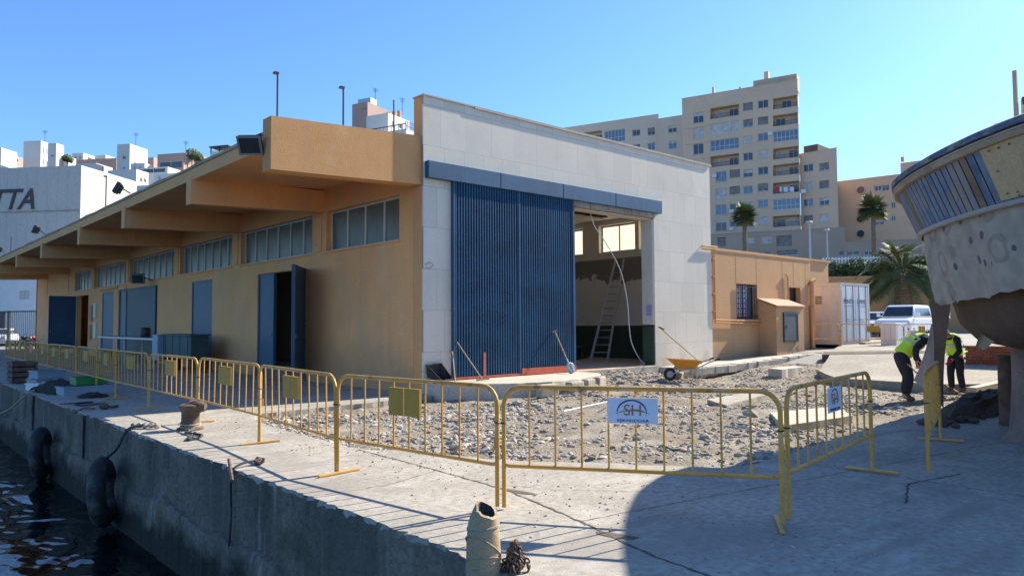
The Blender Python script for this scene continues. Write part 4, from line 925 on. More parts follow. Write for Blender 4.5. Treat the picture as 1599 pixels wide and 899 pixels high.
# ================================================================== TOOLS
def shovel(foot,top,label,blade='flat',group=None):
    foot=Vector(foot); top=Vector(top); t=thing('shovel',label,'shovel',foot); d=(top-foot).normalized()
    mb=MB(); mb.tube([foot+d*.30,top],.017,8); mb.build('handle','wood',t,smooth=True)
    s=d.cross(Vector((.669,.743,0))).normalized()
    mb=MB(); mb.tube([top-s*.07,top+s*.07],.018,8); mb.build('grip','wood',t,smooth=True)
    n=s.cross(d).normalized(); P=[]
    for v,wd in ((.0,.05),(.06,.10),(.16,.125),(.26,.12),(.31,.05)):
        P.append([foot+d*v+s*wd*k/2+n*(.03*(abs(k)/2)**2*2) for k in (-2,-1,0,1,2)])
    mb=MB(); ids=[mb.vs(r) for r in P]+[]; ids2=[mb.vs([p+n*.006 for p in r]) for r in P]
    for q_ in (ids,ids2):
        for a,b in zip(q_,q_[1:]):
            for j in range(4): mb.face(a+j,a+j+1,b+j+1,b+j)
    mb.tube([foot+d*.26,foot+d*.42],.02,8); mb.build('blade','steel',t,norm=False); return t
shovel((14.38,13.55,.30),(14.16,14.0,1.42),'steel shovel leaning on the ribbed blue door at its right part')
t=thing('rake','long wooden rake leaning on the left edge of the blue door','rake',(11.2,13.55,.3))
a,b=Vector((11.16,13.45,.32)),Vector((10.84,14.02,1.2)); mb=MB(); mb.tube([a,b],.014,7); mb.build('handle','wood',t); mb=MB(); mb.bar(a-Vector((.2,.02,0)),a+Vector((.22,.02,0)),.03,.03); mb.build('head','rust',t)
t=thing('broom','pale broom handle leaning on stone pier beside the basket','broom',(10.45,13.6,.3))
a,b=Vector((10.38,13.5,.32)),Vector((10.72,14.05,.98)); mb=MB(); mb.tube([a,b],.014,7); mb.build('handle','wood',t); mb=MB(); mb.bar(b-Vector((.08,0,0)),b+Vector((.08,0,0)),.03,.03); mb.build('grip','wood',t)
t=thing('rubble_basket','dark rubble basket tipped against the foot of stone pier','basket',(10.25,13.85,.3))
mb=MB(); 
P=[(9.98,14.08,.68),(10.42,14.08,.70),(10.50,13.75,.34),(10.15,13.72,.33)]
ids=mb.vs(P+[(p[0],p[1]+.0,p[2]) for p in [(10.02,14.1,.40),(10.40,14.1,.40),(10.52,13.9,.30),(10.2,13.9,.30)]])
for q_ in ((0,1,5,4),(1,2,6,5),(2,3,7,6),(3,0,4,7),(4,5,6,7)): mb.face(*[ids+k for k in q_])
mb.build('bowl','dark',t); mb=MB(); mb.tube(P+[P[0]],.022,7); mb.build('rim','black',t)
# wheelbarrow, facing left
def wheelbarrow(c,rz):
    t=thing('wheelbarrow','yellow wheelbarrow with a grey wheel parked on the rubble by the doorway','wheelbarrow',c,rz)
    T=lambda P:P
    mb=MB(); r0=[(-.45,-.30,.62),(.42,-.33,.56),(.42,.33,.56),(-.45,.30,.62)]; r1=[(-.16,-.17,.33),(.26,-.2,.33),(.26,.2,.33),(-.16,.17,.33)]
    ids=[mb.vs(r0),mb.vs(r1)]
    for j in range(4): mb.face(ids[0]+j,ids[0]+(j+1)%4,ids[1]+(j+1)%4,ids[1]+j)
    mb.face(*[ids[1]+j for j in range(4)]); mb.build('tray','barrow',t,world=False,bevel=.02)
    mb=MB(); mb.tube([Vector(p) for p in r0+[r0[0]]],.015,7); mb.build('rim','barrow',t,world=False)
    for s in (-1,1):
        mb=MB(); mb.tube([(-.42,s*.10,.17),(-.1,s*.2,.3),(.3,s*.26,.36),(.62,s*.3,.52),(.86,s*.3,.6)],.018,7); mb.build('shaft','steel',t,world=False,smooth=True)
        mb=MB(); mb.tube([(.25,s*.24,.34),(.30,s*.27,.02),(.42,s*.27,.02),(.44,s*.27,.40)],.014,7); mb.build('leg','steel',t,world=False,smooth=True)
        mb=MB(); mb.tube([(.80,s*.3,.575),(.93,s*.3,.63)],.024,7); mb.build('grip','dark',t,world=False)
    mb=MB(); mb.torus((-.42,0,.18),.135,.05,(0,1,0),22,8); w_=mb.build('wheel','black',t,world=False,smooth=True)
    mb=MB(); mb.lathe([(.1,-.03),(.1,.03)],14); mb.v=[(v[0]-.42,v[2],v[1]+.18) for v in mb.v]; mb.build('rim','steel',w_,world=False)
MT['barrow']=M('orange_yellow_enamel',(.62,.27,.025),.4,.08,3.)
wheelbarrow((17.75,12.35,-.02),math.atan2(-.669,.743))
t=thing('mattock','long tool handle leaning on stone wall behind the wheelbarrow','tool',(19.5,13.4,.2))
mb=MB(); mb.tube([(20.35,13.5,.3),(18.98,14.1,1.47)],.016,7); mb.build('handle','wood',t); mb=MB(); mb.bar((18.9,14.08,1.5),(19.08,14.02,1.42),.05,.03); mb.build('head','rust',t)
# ladder inside, and hanging hose
t=thing('ladder','grey wooden ladder leaning inside the open doorway','ladder',(20.5,17.8,.3))
A0,A1=onz(930,556,.3),onz(948,556,.3); 
fa=Vector((20.0,17.95,.3)); fb_=Vector((20.35,17.45,.3)); ta=Vector((21.6,18.05,4.05)); tb_=Vector((21.6,17.65,4.05))
for p,q_ in ((fa,ta),(fb_,tb_)): mb=MB(); mb.bar(p,q_,.045,.09); mb.build('rail','wood2',t) if False else mb.build('rail','alu',t)
for k in range(1,14):
    f=k/14; mb=MB(); mb.tube([fa.lerp(ta,f),fb_.lerp(tb_,f)],.018,6); mb.build('rung','steel',t)
rope([(16.33,14.62,4.95),(16.5,14.6,4.55),(16.98,14.6,4.1),(17.66,14.6,3.3),(17.98,14.6,2.4),(18.07,14.6,1.6),(18.15,14.6,1.1),(18.35,14.6,.75),(18.62,14.6,.45),(18.7,14.5,.34),(18.4,14.45,.33)],.015,'hose','white cable hanging in loose curve across the open doorway','white_clean',cat='cable')
mb=MB(); mb.lathe([(.25,.3),(.32,.34),(.36,.75),(.3,.8)],16,(19.7,18.6,0)); tag(mb.build('mortar_tub','dark',smooth=True),'dark tub on the hall floor at the ladder foot','tub')
heap((20.2,19.2,.3),.7,.6,.35,'rust','scrap_heap','dark scrap heap on the hall floor behind the ladder','scrap',7)
# ================================================================== BOAT ON THE HARD
MT['boat_blue']=M('worn_blue_boat_paint',(.09,.16,.27),.8,.35,2.2,.004,40,stains=[((.30,.27,.225),3.2,.42,.6,.75,(1,1,.55)),((.045,.10,.24),2.1,.56,.68,.8,(1,1,.5)),((.30,.21,.14),5,.66,.72,.7)],fine=.1)
MT['boat_rim']=M('dark_blue_worn_rail',(.09,.125,.19),.8,.3,2.,stains=[((.30,.28,.25),4,.5,.62,.85,(1,1,3)),((.16,.13,.10),9,.6,.68,.8)],fine=.12)
MT['boat_tan']=M('stripped_timber_rail',(.33,.25,.165),.85,.25,3.,stains=[((.08,.14,.27),2.2,.58,.66,.8),((.42,.38,.3),6,.62,.7,.6)])
MT['ply']=M('plywood_patch',(.47,.36,.205),.8,.12,1.5,stains=[((.30,.22,.12),3,.58,.7,.5)])
MT['hull_dark']=M('bare_brown_hull',(.095,.062,.042),.9,.3,1.5,.012,18,stains=[((.17,.10,.065),1.2,.52,.66,.6)])
MT['moulding']=M('grey_white_moulding',(.36,.35,.33),.75,.15,3.)
def sheet_mat():
    m,nt,b=nodes('floral_dust_sheet'); L=nt.links; tc=N(nt,'ShaderNodeTexCoord')
    v=N(nt,'ShaderNodeTexVoronoi',Scale=3.2,Randomness=.9); L.new(tc.outputs['Object'],v.inputs['Vector'])
    nn=N(nt,'ShaderNodeTexNoise',Scale=5.,Detail=3.); L.new(tc.outputs['Object'],nn.inputs['Vector'])
    ad=N(nt,'ShaderNodeMath',operation='MULTIPLY_ADD'); ad.inputs[1].default_value=.22; L.new(nn.outputs[0],ad.inputs[0]); L.new(v.outputs['Distance'],ad.inputs[2])
    base=ramp(nt,nn.outputs[0],.3,.7,(.29,.255,.21),(.40,.355,.29))
    dots=ramp(nt,ad.outputs[0],.27,.30,(1,1,1),(0,0,0)); sep=N(nt,'ShaderNodeSeparateColor'); L.new(v.outputs['Color'],sep.inputs[0])
    g=N(nt,'ShaderNodeMath',operation='GREATER_THAN'); L.new(sep.outputs[0],g.inputs[0]); g.inputs[1].default_value=.2
    f=N(nt,'ShaderNodeMath',operation='MULTIPLY'); L.new(dots,f.inputs[0]); L.new(g.outputs[0],f.inputs[1])
    o=mix(nt,f.outputs[0],base,(.10,.088,.115))
    v2=N(nt,'ShaderNodeTexVoronoi',Scale=2.1,Randomness=.8); mp=N(nt,'ShaderNodeMapping'); mp.inputs['Location'].default_value=(3,1,2); L.new(tc.outputs['Object'],mp.inputs[0]); L.new(mp.outputs[0],v2.inputs['Vector'])
    ad2=N(nt,'ShaderNodeMath',operation='MULTIPLY_ADD'); ad2.inputs[1].default_value=.3; L.new(nn.outputs[0],ad2.inputs[0]); L.new(v2.outputs['Distance'],ad2.inputs[2])
    r1=ramp(nt,ad2.outputs[0],.40,.42); r2=ramp(nt,ad2.outputs[0],.52,.54,(1,1,1),(0,0,0)); rr=N(nt,'ShaderNodeMath',operation='MULTIPLY'); L.new(r1,rr.inputs[0]); L.new(r2,rr.inputs[1])
    rs=N(nt,'ShaderNodeMath',operation='MULTIPLY'); L.new(rr.outputs[0],rs.inputs[0]); rs.inputs[1].default_value=.5
    o=mix(nt,rs.outputs[0],o,(.175,.155,.125)); L.new(o,b.inputs['Base Color']); b.inputs['Roughness'].default_value=.9
    nb=N(nt,'ShaderNodeTexNoise',Scale=3.,Detail=4.); L.new(tc.outputs['Object'],nb.inputs['Vector']); bp=N(nt,'ShaderNodeBump',Strength=.7,Distance=.06); L.new(nb.outputs[0],bp.inputs['Height']); L.new(bp.outputs[0],b.inputs['Normal'])
    return m
MT['sheet']=sheet_mat()
boat=thing('fishing_boat','old wooden fishing boat on the hard with worn blue stern and floral sheet wrapping','boat',(14,1.3,0))
YC=1.3
half=[(8.12,0.),(8.16,.35),(8.41,.68),(8.82,1.14),(9.35,1.63),(10.1,2.22),(10.9,2.72),(11.7,3.02),(12.8,3.12),(14.5,3.16),(17,3.16),(20,3.0),(23,2.4),(25.5,1.2),(26.8,0.)]
def resample(P,n):
    D=[0]
    for a,b in zip(P,P[1:]): D.append(D[-1]+math.dist(a,b))
    out=[]
    for k in range(n+1):
        s=D[-1]*k/n; i=max(j for j in range(len(D)) if D[j]<=s+1e-9); i=min(i,len(P)-2); t=(s-D[i])/(D[i+1]-D[i]); out.append((P[i][0]+(P[i+1][0]-P[i][0])*t,P[i][1]+(P[i+1][1]-P[i][1])*t))
    return out
def smooth(P,it=3):
    for _ in range(it): P=[P[0]]+[((a[0]+2*b[0]+c_[0])/4,(a[1]+2*b[1]+c_[1])/4) for a,b,c_ in zip(P,P[1:],P[2:])]+[P[-1]]
    return P
hp=smooth(resample(half,135),3); full=[(x,YC+h) for x,h in hp]+[(x,YC-h) for x,h in reversed(hp[1:-1])]
NB=len(full)
def curve(inset,zf,extra=0):
    out=[]
    for i,(x,y) in enumerate(full):
        a=full[i-1]; b=full[(i+1)%NB]; t=Vector((b[0]-a[0],b[1]-a[1],0)).normalized(); n=Vector((t.y,-t.x,0))*-1   # outward
        ctr=Vector((x-15,y-YC,0)); 
        if n.dot(ctr)<0: n=-n
        ii=inset(i) if callable(inset) else inset
        p=Vector((x,y,0))-n*ii
        if abs(y-YC)<abs(0): pass
        # keep port and starboard from crossing
        if (p.y-YC)*(y-YC)<0: p.y=YC+(.02 if y>YC else -.02)
        z=zf(p.x) if callable(zf) else zf; out.append(Vector((p.x,p.y,z)))
    return out
sheer=lambda x:.35*((x-14)/12)**2 if x>14 else .02*((14-x)/6)
def strake(levels,name,mat,bumpf=None,sm=True):
    mb=MB(); ids=[mb.vs(curve(i,(lambda x,z=z:z+sheer(x)))) for i,z in levels]
    for a,b in zip(ids,ids[1:]):
        for j in range(NB): mb.face(a+j,a+(j+1)%NB,b+(j+1)%NB,b+j)
    return mb.build(name,mat,boat,smooth=sm,norm=False),mb
strake([(.08,3.535),(-.02,3.54),(-.03,3.60),(.0,3.62),(.16,3.62),(.17,3.5)],'cap_rail','boat_rim')
strake([(.06,3.43),(.012,3.435),(.0,3.46),(.005,3.525),(.1,3.53)],'rub_rail','boat_tan')
strake([(.03,3.495),(-.01,3.50),(-.01,3.51),(.03,3.515)],'rail_beading','moulding')
# planked blue topsides: planks run upright with open seams
def plank(i,base):
    return base+(.022 if i%4==0 else 0)
ins_s=lambda i,b: b
mb=MB(); 
mb_levels=[(.06,3.45),(.14,3.25),(.22,3.05),(.272,2.92),(.296,2.86)]
fine=full
ids=[]
for (iv,z) in mb_levels: ids.append(curve(lambda i,iv=iv:iv,lambda x,z=z:z+sheer(x)))
MT['boat_blue2']=M('pale_blue_grey_plank',(.15,.215,.30),.85,.3,2.5,.004,40,stains=[((.33,.31,.27),3,.5,.64,.7,(1,1,.5)),((.07,.13,.25),2.6,.58,.7,.7,(1,1,.5))],fine=.1); MT['boat_brown']=M('bare_brown_plank',(.22,.165,.12),.9,.3,2.5,.004,40,stains=[((.12,.15,.22),2.5,.56,.68,.6)],fine=.1)
rpl=random.Random(5)
for j in range(0,NB):
    mb.cur=rpl.choice((0,0,0,1,1,2))
    for a,b in zip(ids,ids[1:]):
        p=[a[j],a[(j+1)%NB],b[(j+1)%NB],b[j]]; cc=sum(p,Vector())/4
        q_=[p[0].lerp(p[1],.07),p[1].lerp(p[0],.07),p[2].lerp(p[3],.07),p[3].lerp(p[2],.07)]; mb.quad(*q_)
mb.build('topside_planking',['boat_blue','boat_blue2','boat_brown'],boat,norm=False)
strake([(.075,3.45),(.158,3.25),(.24,3.05),(.295,2.92),(.33,2.86)],'planking_seams','hull_dark')
strake([(.34,2.825),(.29,2.83),(.275,2.85),(.285,2.88),(.33,2.885)],'lower_moulding','moulding')
# plywood patch over the stern planks
P0=curve(.05,3.43); P1=curve(.262,2.89); sel=[i for i in range(NB) if 8.75<P0[i].x and P0[i].y>YC and full[i][0]<8.98+.0]
js=sorted([i for i in range(NB//2) if full[i][0]<8.86])
mb=MB(); a=mb.vs([P0[i]+Vector((0,0,sheer(P0[i].x))) for i in js]); b=mb.vs([P1[i]+Vector((0,0,sheer(P0[i].x))) for i in js])
for k in range(len(js)-1): mb.face(a+k,a+k+1,b+k+1,b+k)
rn=random.Random(3)
pt=mb.build('plywood_patch','ply',boat,norm=False); md=pt.modifiers.new('s','SOLIDIFY'); md.thickness=.02
mb=MB()
for k in range(26):
    i=js[int(rn.random()*(len(js)-1))]; f=rn.choice((.08,.92,rn.random())); q_=P0[i].lerp(P1[i],f)+Vector((0,0,sheer(P0[i].x))); o_=Vector((q_.x-15,q_.y-YC,0)).normalized(); mb.ico(q_+o_*.022,.012,(1,1,1),.1)
mb.build('nail_heads','rust',pt)
# floral sheet
rs=random.Random(3); wob=[rs.uniform(-.05,.05) for _ in range(NB)]
def sheetlv(iv,z,amp): return curve(lambda i:iv+amp*math.sin(i*.9)+amp*.6*math.sin(i*.37+1),lambda x:z)
lv=[sheetlv(.36,2.85,.004),sheetlv(.37,2.7,.012),sheetlv(.40,2.45,.02),sheetlv(.45,2.2,.03)]
low=sheetlv(.52,1.93,.04)
for i,p in enumerate(low): p.z+=.04*math.sin(i*.23)+wob[i]*.5+ (.0 if full[i][0]<10.5 else -.03)
lv.append(low); mb=MB(); ids=[mb.vs(l) for l in lv]
for a,b in zip(ids,ids[1:]):
    for j in range(NB): mb.face(a+j,a+(j+1)%NB,b+(j+1)%NB,b+j)
mb.build('floral_sheet','sheet',boat,smooth=True,norm=False)
# bare hull below
hull=[(.46,2.84),(.52,2.5),(.60,2.2),(.68,1.95),(.78,1.6),(1.0,1.36),(1.7,1.2),(2.6,1.05),(3.3,.92)]
mb=MB(); ids=[]
for iv,z in hull: ids.append(mb.vs(curve(iv,z)))
for a,b in zip(ids,ids[1:]):
    for j in range(NB): mb.face(a+j,a+(j+1)%NB,b+(j+1)%NB,b+j)
mb.build('hull','hull_dark',boat,smooth=True,norm=False)
mb=MB(); mb.box((10.8,YC-.16,.35),(26,YC+.16,1.25)); mb.build('keel','hull_dark',boat,bevel=.03)
mb=MB(); mb.poly([p+Vector((0,0,0)) for p in curve(.17,lambda x:3.40+sheer(x))]); mb.build('deck','boat_tan',boat,tri=True)
# deckhouse
mb=MB(); mb.box((17,YC-1.5,3.4),(22,YC+1.5,5.2)); mb.build('deckhouse','white',boat,bevel=.05)
# torn strip of sheet hanging to the ground side of the stern
mb=MB(); pa=atd(1452,505,12.0); pb=atd(1468,508,11.6); pc=atd(1423,594,11.9); pd=atd(1470,616,11.5)
nu,nv=10,14; rows=[]
for v in range(nv+1):
    f=v/nv; L0=pa.lerp(pc,f); R_=pb.lerp(pd,f); mid=(L0+R_)/2; sh=.75+.25*f
    L0=mid+(L0-mid)*sh; R_=mid+(R_-mid)*sh
    row=[]
    for u in range(nu+1):
        g=u/nu; row.append(L0.lerp(R_,g)+Vector((-.67,-.74,0))*(.06*math.sin(g*9+f*2)+.03*math.sin(g*17+3*f))+Vector((0,0,.02*math.sin(g*11)*f)))
    rows.append(mb.vs(row))
for a,b in zip(rows,rows[1:]):
    for j in range(nu): mb.face(a+j,a+j+1,b+j+1,b+j)
mb.build('torn_sheet','cloth_shade',boat,smooth=True,norm=False)
mb=MB(); rows=[]; pa=atd(1450,470,11.8); pb=atd(1482,474,11.2); pc=atd(1462,596,11.3); pd=atd(1474,640,11.1)
for v in range(11):
    f=v/10; L0=pa.lerp(pc,f); R_=pb.lerp(pd,f); rows.append(mb.vs([L0.lerp(R_,u/5)+Vector((-.67,-.74,0))*.05*math.sin(u*1.7+f*4) for u in range(6)]))
for a,b in zip(rows,rows[1:]):
    for j in range(5): mb.face(a+j,a+j+1,b+j+1,b+j)
mb.build('hanging_tarp','hull_dark',boat,smooth=True,norm=False)
mb=MB(); rows=[]; pa=atd(1538,468,9.6); pb=atd(1592,462,9.3); pc=atd(1520,548,9.6); pd=atd(1598,520,9.2)
for v in range(9):
    f=v/8; L0=pa.lerp(pc,f); R_=pb.lerp(pd,f); rows.append(mb.vs([L0.lerp(R_,u/8)+Vector((-.67,-.74,0))*.05*math.sin(u*1.3+f*3)+Vector((0,0,(.05*math.sin(u*2.3) if v==8 else 0))) for u in range(9)]))
for a,b in zip(rows,rows[1:]):
    for j in range(8): mb.face(a+j,a+j+1,b+j+1,b+j)
mb.build('torn_lining','canvas',boat,smooth=True,norm=False)
# props
MT['prop']=M('grey_pink_timber',(.26,.185,.15),.9,.2,2.,.01,20,stains=[((.13,.09,.07),2,.5,.66,.6,(1,1,.4))])
mb=MB(); mb.lathe([(.165,0),(.17,.02),(.16,.04),(.16,.5),(.168,.51),(.168,.54),(.16,.55),(.16,1.06),(.17,1.08),(.17,1.1)],20,(13.6,3.38,0),.01); tag(mb.build('steel_drum','rust',smooth=True),'narrow rusty drum standing under the boat between dirt and timber prop','drum')
mb=MB(); mb.lathe([(.36,0),(.26,.12),(.21,.35),(.19,.8),(.18,1.9)],14,(12.05,2.78,0),.06); tag(mb.build('timber_prop','prop',smooth=True),'thick grey-pink timber prop flaring at its foot under the boat','prop')
for x,y in ((16,3.5),(20,3.3),(18,-.6),(14,-.6)):
    mb=MB(); mb.box((x-.15,y-.15,-.1),(x+.15,y+.15,1.5)); tag(mb.build('hull_prop','wood',bevel=.01),'square timber shore under the boat hull','prop','square shores under the boat')
heap((15.6,4.2,-.02),2.6,.42,.34,'dirt2','dirt_heap','low dark heap of earth on pavement under the boat','earth',4) if 'dirt2' in MT else None
MT['earth']=M('dark_damp_earth',(.10,.075,.055),.97,.3,2.,.02,25)
heap((15.4,4.25,-.02),2.5,.40,.36,'earth','dirt_heap','low dark heap of earth on pavement under the boat','earth',4)
mb=MB()
random.seed(31)
for k in range(40): mb.ico((12.6+random.random()*2.6,4.1+random.uniform(-.3,.3),.04),.05+.05*random.random(),(1.2,1,.7),.25)
tag(mb.build('earth_clods','earth'),'clods of dark earth scattered at the end of the earth heap','clods',kind='stuff')
mb=MB(); MT['brick']=M('red_brick_stack',(.33,.10,.055),.9,.25,5.,.006,40)
bk=thing('brick_stack','stack of red bricks in the shade beyond the second worker','bricks',(24.5,6.5,.2))
p=atd(1504,580,21); p2=atd(1590,582,20); d=(p2-p); d.z=0; d.normalize(); n=Vector((-d.y,d.x,0)); n=n if n.dot(Vector((.67,.74,0)))>0 else -n
for r in range(9):
    for k in range(9):
        c=p+d*(.12+k*.23+(.06 if r%2 else 0))+n*.15+Vector((0,0,.05+r*.082)); mb.obox(c,(.22,.3,.075),Matrix((d,n,Vector((0,0,1)))).transposed())
mb.build('bricks','brick',bk)
mb=MB(); c=p+d*1.0+n*.55; mb.obox(c+Vector((0,0,.36)),(2.0,.5,.72),Matrix((d,n,Vector((0,0,1)))).transposed()); mb.build('core','brick',bk)
# ================================================================== PEOPLE
MT['skin']=M('skin',(.42,.24,.16),.6,.08,4.); MT['hivis']=M('hi_vis_yellow',(.66,.88,.05),.6,.05,3.); MT['cloth']=M('dark_work_clothes',(.022,.024,.032),.9,.25,4.,.004,50)
MT['glove']=M('red_glove',(.33,.025,.03),.7,.1,4.); MT['boot']=M('dusty_boot',(.12,.105,.09),.85,.2,5.); MT['reflect']=M('silver_tape',(.62,.63,.60),.35,.05,5.); MT['cap']=M('blue_cap',(.05,.20,.50),.7,.1,4.); MT['hair']=M('dark_hair',(.02,.015,.012),.7,.2,8.)
def skin(name,V,E,Rr,mat,parent,root=0,sub=2):
    me=bpy.data.meshes.new(name); me.from_pydata([tuple(v) for v in V],E,[]); me.materials.append(MT[mat]); o=bpy.data.objects.new(name,me); COL.objects.link(o); o.parent=parent
    md=o.modifiers.new('k','SKIN'); md.use_smooth_shade=True
    sv=me.skin_vertices[0].data
    for i,r in enumerate(Rr): sv[i].radius=(r if isinstance(r,tuple) else (r,r)); sv[i].use_root=(i==root)
    m2=o.modifiers.new('s','SUBSURF'); m2.levels=sub; m2.render_levels=sub; return o
def person(label,loc,rz,J,extra=None,headgear=None):
    """J: joint dict in local coordinates, x = facing"""
    t=thing('person',label,'person',loc,rz)
    g=lambda k:Vector(J[k])
    V=[g('hip'),g('spine'),g('chest'),g('neck'),g('head0'),g('head1')]; E=[(0,1),(1,2),(2,3),(3,4),(4,5)]; R_=[(.13,.11),(.12,.10),(.15,.11),.055,.085,.075]
    for s in 'LR':
        i=len(V); V+=[g('hipj'+s),g('knee'+s),g('ank'+s),g('toe'+s)]; E+=[(0,i),(i,i+1),(i+1,i+2),(i+2,i+3)]; R_+=[.085,.058,.042,.038]
        i=len(V); V+=[g('sh'+s),g('elb'+s),g('wri'+s),g('hand'+s)]; E+=[(2,i),(i,i+1),(i+1,i+2),(i+2,i+3)]; R_+=[.055,.042,.032,.036]
    skin('body',V,E,R_,'skin',t)
    V=[g('hip')+(g('spine')-g('hip'))*.25,g('hip')]; E=[(0,1)]; R_=[(.155,.135),(.165,.145)]
    for s in 'LR':
        i=len(V); V+=[g('hipj'+s),(g('hipj'+s)+g('knee'+s))/2,g('knee'+s),(g('knee'+s)+g('ank'+s))/2,g('ank'+s)+Vector((0,0,.03))]; E+=[(1,i)]+[(i+k,i+k+1) for k in range(4)]; R_+=[.115,.10,.082,.075,.07]
    skin('trousers',V,E,R_,'cloth',t,1)
    for s in 'LR':
        a=g('ank'+s); b=g('toe'+s); skin('boot',[a+Vector((0,0,.06)),a-(b-a)*.25+Vector((0,0,-.02)),a.lerp(b,.5),b],[(0,1),(1,2),(2,3)],[.06,.052,.052,.042],'boot',t,1)
    V=[g('spine'),g('chest'),g('chest').lerp(g('neck'),.6)]; E=[(0,1),(1,2)]; R_=[(.15,.13),(.175,.135),.085]
    for s in 'LR':
        i=len(V); V+=[g('sh'+s),g('sh'+s).lerp(g('elb'+s),.5),g('elb'+s),g('elb'+s).lerp(g('wri'+s),.5),g('wri'+s)]; E+=[(1,i)]+[(i+k,i+k+1) for k in range(4)]; R_+=[.082,.07,.062,.055,.048]
    skin('shirt',V,E,R_,'cloth',t,1)
    V=[g('hip').lerp(g('spine'),.15),g('spine'),g('chest'),g('chest').lerp(g('neck'),.55)]; E=[(0,1),(1,2),(2,3)]; R_=[(.185,.165),(.18,.16),(.205,.16),(.12,.10)]
    for s in 'LR':
        i=len(V); V+=[g('sh'+s).lerp(g('chest'),.25)]; E+=[(2,i)]; R_+=[.105]
    ve=skin('safety_vest',V,E,R_,'hivis',t,1)
    sp,ch=g('spine'),g('chest'); ax=(ch-sp).normalized(); mb=MB()
    for f in (.05,.55):
        c=sp.lerp(ch,f); u=Vector((0,1,0)); w_=ax.cross(u).normalized(); n=26
        ring=[[c+ax*h+u*math.cos(2*math.pi*k/n)*.212+w_*math.sin(2*math.pi*k/n)*.176 for k in range(n)] for h in (-.025,.025)]
        a=mb.vs(ring[0]); b=mb.vs(ring[1])
        for k in range(n): mb.face(a+k,a+(k+1)%n,b+(k+1)%n,b+k)
    mb.build('reflective_band','reflect',t,world=False,norm=False)
    for s in 'LR':   # gloved hands: palm, four bent fingers, thumb
        w0=g('wri'+s); h=g('hand'+s); d=(h-w0).normalized(); sd=Vector((0,1,0)) if s=='L' else Vector((0,-1,0)); fw=d.cross(sd).normalized(); 
        pal=h; V=[w0,h.lerp(w0,.2),h]; E=[(0,1),(1,2)]; R_=[.034,(.04,.026),(.042,.024)]
        go=skin('glove',V,E,R_,'glove',t,0)
        cr=(Vector((1,0,0))-d*d.x).normalized()
        for k in range(4):
            b0=h+cr*(.033-.022*k)*1.0; ln=(.075,.085,.08,.062)[k]; q=[b0-d*.02,b0+d*ln*.45,b0+d*ln*.7-sd*.03,b0+d*ln*.55-sd*.055]
            skin('finger',q,[(0,1),(1,2),(2,3)],[.0105,.0100,.0095,.008],'glove',go,0,1)
        b0=h.lerp(w0,.5)+cr*.03; skin('thumb',[b0,b0+cr*.03+d*.02,b0+cr*.035+d*.05-sd*.02],[(0,1),(1,2)],[.012,.0115,.009],'glove',go,0,1)
    # head details
    h0,h1=g('head0'),g('head1'); up=(h1-h0).normalized(); fwd=Vector(J['face']).normalized(); sd=up.cross(fwd).normalized(); hc=h0.lerp(h1,.45)
    mb=MB(); mb.ico(hc+fwd*.09-up*.01,.022,(1,1,1.3),.05); 
    mb.build('nose','skin',t,world=False)
    for s in (-1,1):
        mb=MB(); mb.ico(hc+fwd*.078+up*.03+sd*s*.032,.012,(1,1,1),.02); mb.build('eye','hair',t,world=False)
        mb=MB(); mb.torus(hc+sd*s*.088,.018,.009,sd,10,6); mb.build('ear','skin',t,world=False)
    mb=MB(); mb.bar(hc+fwd*.082-up*.05-sd*.025,hc+fwd*.082-up*.05+sd*.025,.008,.008); mb.build('mouth','hair',t,world=False)
    mb=MB(); n=16; prev=None; mt=Matrix((fwd,sd,up)).transposed()
    for i in range(7):
        a=i/6*math.pi/2; row=[hc+mt@Vector((.104*math.cos(a)*math.cos(2*math.pi*k/n)-.012,.095*math.cos(a)*math.sin(2*math.pi*k/n),.028+.115*math.sin(a))) for k in range(n)]
        ids=mb.vs(row)
        if prev is not None:
            for k in range(n): mb.face(prev+k,prev+(k+1)%n,ids+(k+1)%n,ids+k)
        prev=ids
    if headgear: 
        mb.obox(hc+fwd*.13+up*.035,(.10,.15,.012),mt); mb.build('cap','cap',t,world=False,smooth=True)
    else: mb.build('hair','hair',t,world=False,smooth=True)
    return t
J1=dict(hip=(0,0,.80),spine=(.14,0,.98),chest=(.36,0,1.13),neck=(.50,0,1.16),head0=(.58,0,1.14),head1=(.68,0,1.10),face=(.5,0,-.8),
 hipjL=(.02,.10,.76),kneeL=(.16,.13,.42),ankL=(.10,.14,.08),toeL=(.24,.15,.03),hipjR=(.0,-.10,.76),kneeR=(.08,-.13,.42),ankR=(-.0,-.14,.08),toeR=(.15,-.16,.03),
 shL=(.38,.17,1.09),elbL=(.36,.25,.84),wriL=(.42,.16,.62),handL=(.45,.13,.54),shR=(.36,-.17,1.10),elbR=(.14,-.25,.94),wriR=(.16,-.22,.72),handR=(.20,-.20,.64))
g0=onz(1409,626,-.08)
person('person in yellow vest and dark trousers bending over a tool before torn sheet',(g0.x,g0.y,-.07),math.atan2(-.70,.71),J1).scale=(1.2,1.2,1.2)
J2=dict(hip=(0,0,.88),spine=(.06,0,1.07),chest=(.20,0,1.26),neck=(.31,0,1.34),head0=(.38,0,1.36),head1=(.47,0,1.40),face=(.8,0,-.6),
 hipjL=(.0,.09,.84),kneeL=(.06,.11,.46),ankL=(-.02,.12,.08),toeL=(.13,.13,.03),hipjR=(.0,-.09,.84),kneeR=(.05,-.11,.46),ankR=(-.01,-.13,.08),toeR=(.14,-.15,.03),
 shL=(.21,.17,1.22),elbL=(.26,.24,.96),wriL=(.38,.14,.78),handL=(.43,.10,.71),shR=(.20,-.17,1.22),elbR=(.16,-.25,.96),wriR=(.26,-.19,.80),handR=(.31,-.17,.72))
g1_=onz(1495,612,.02)
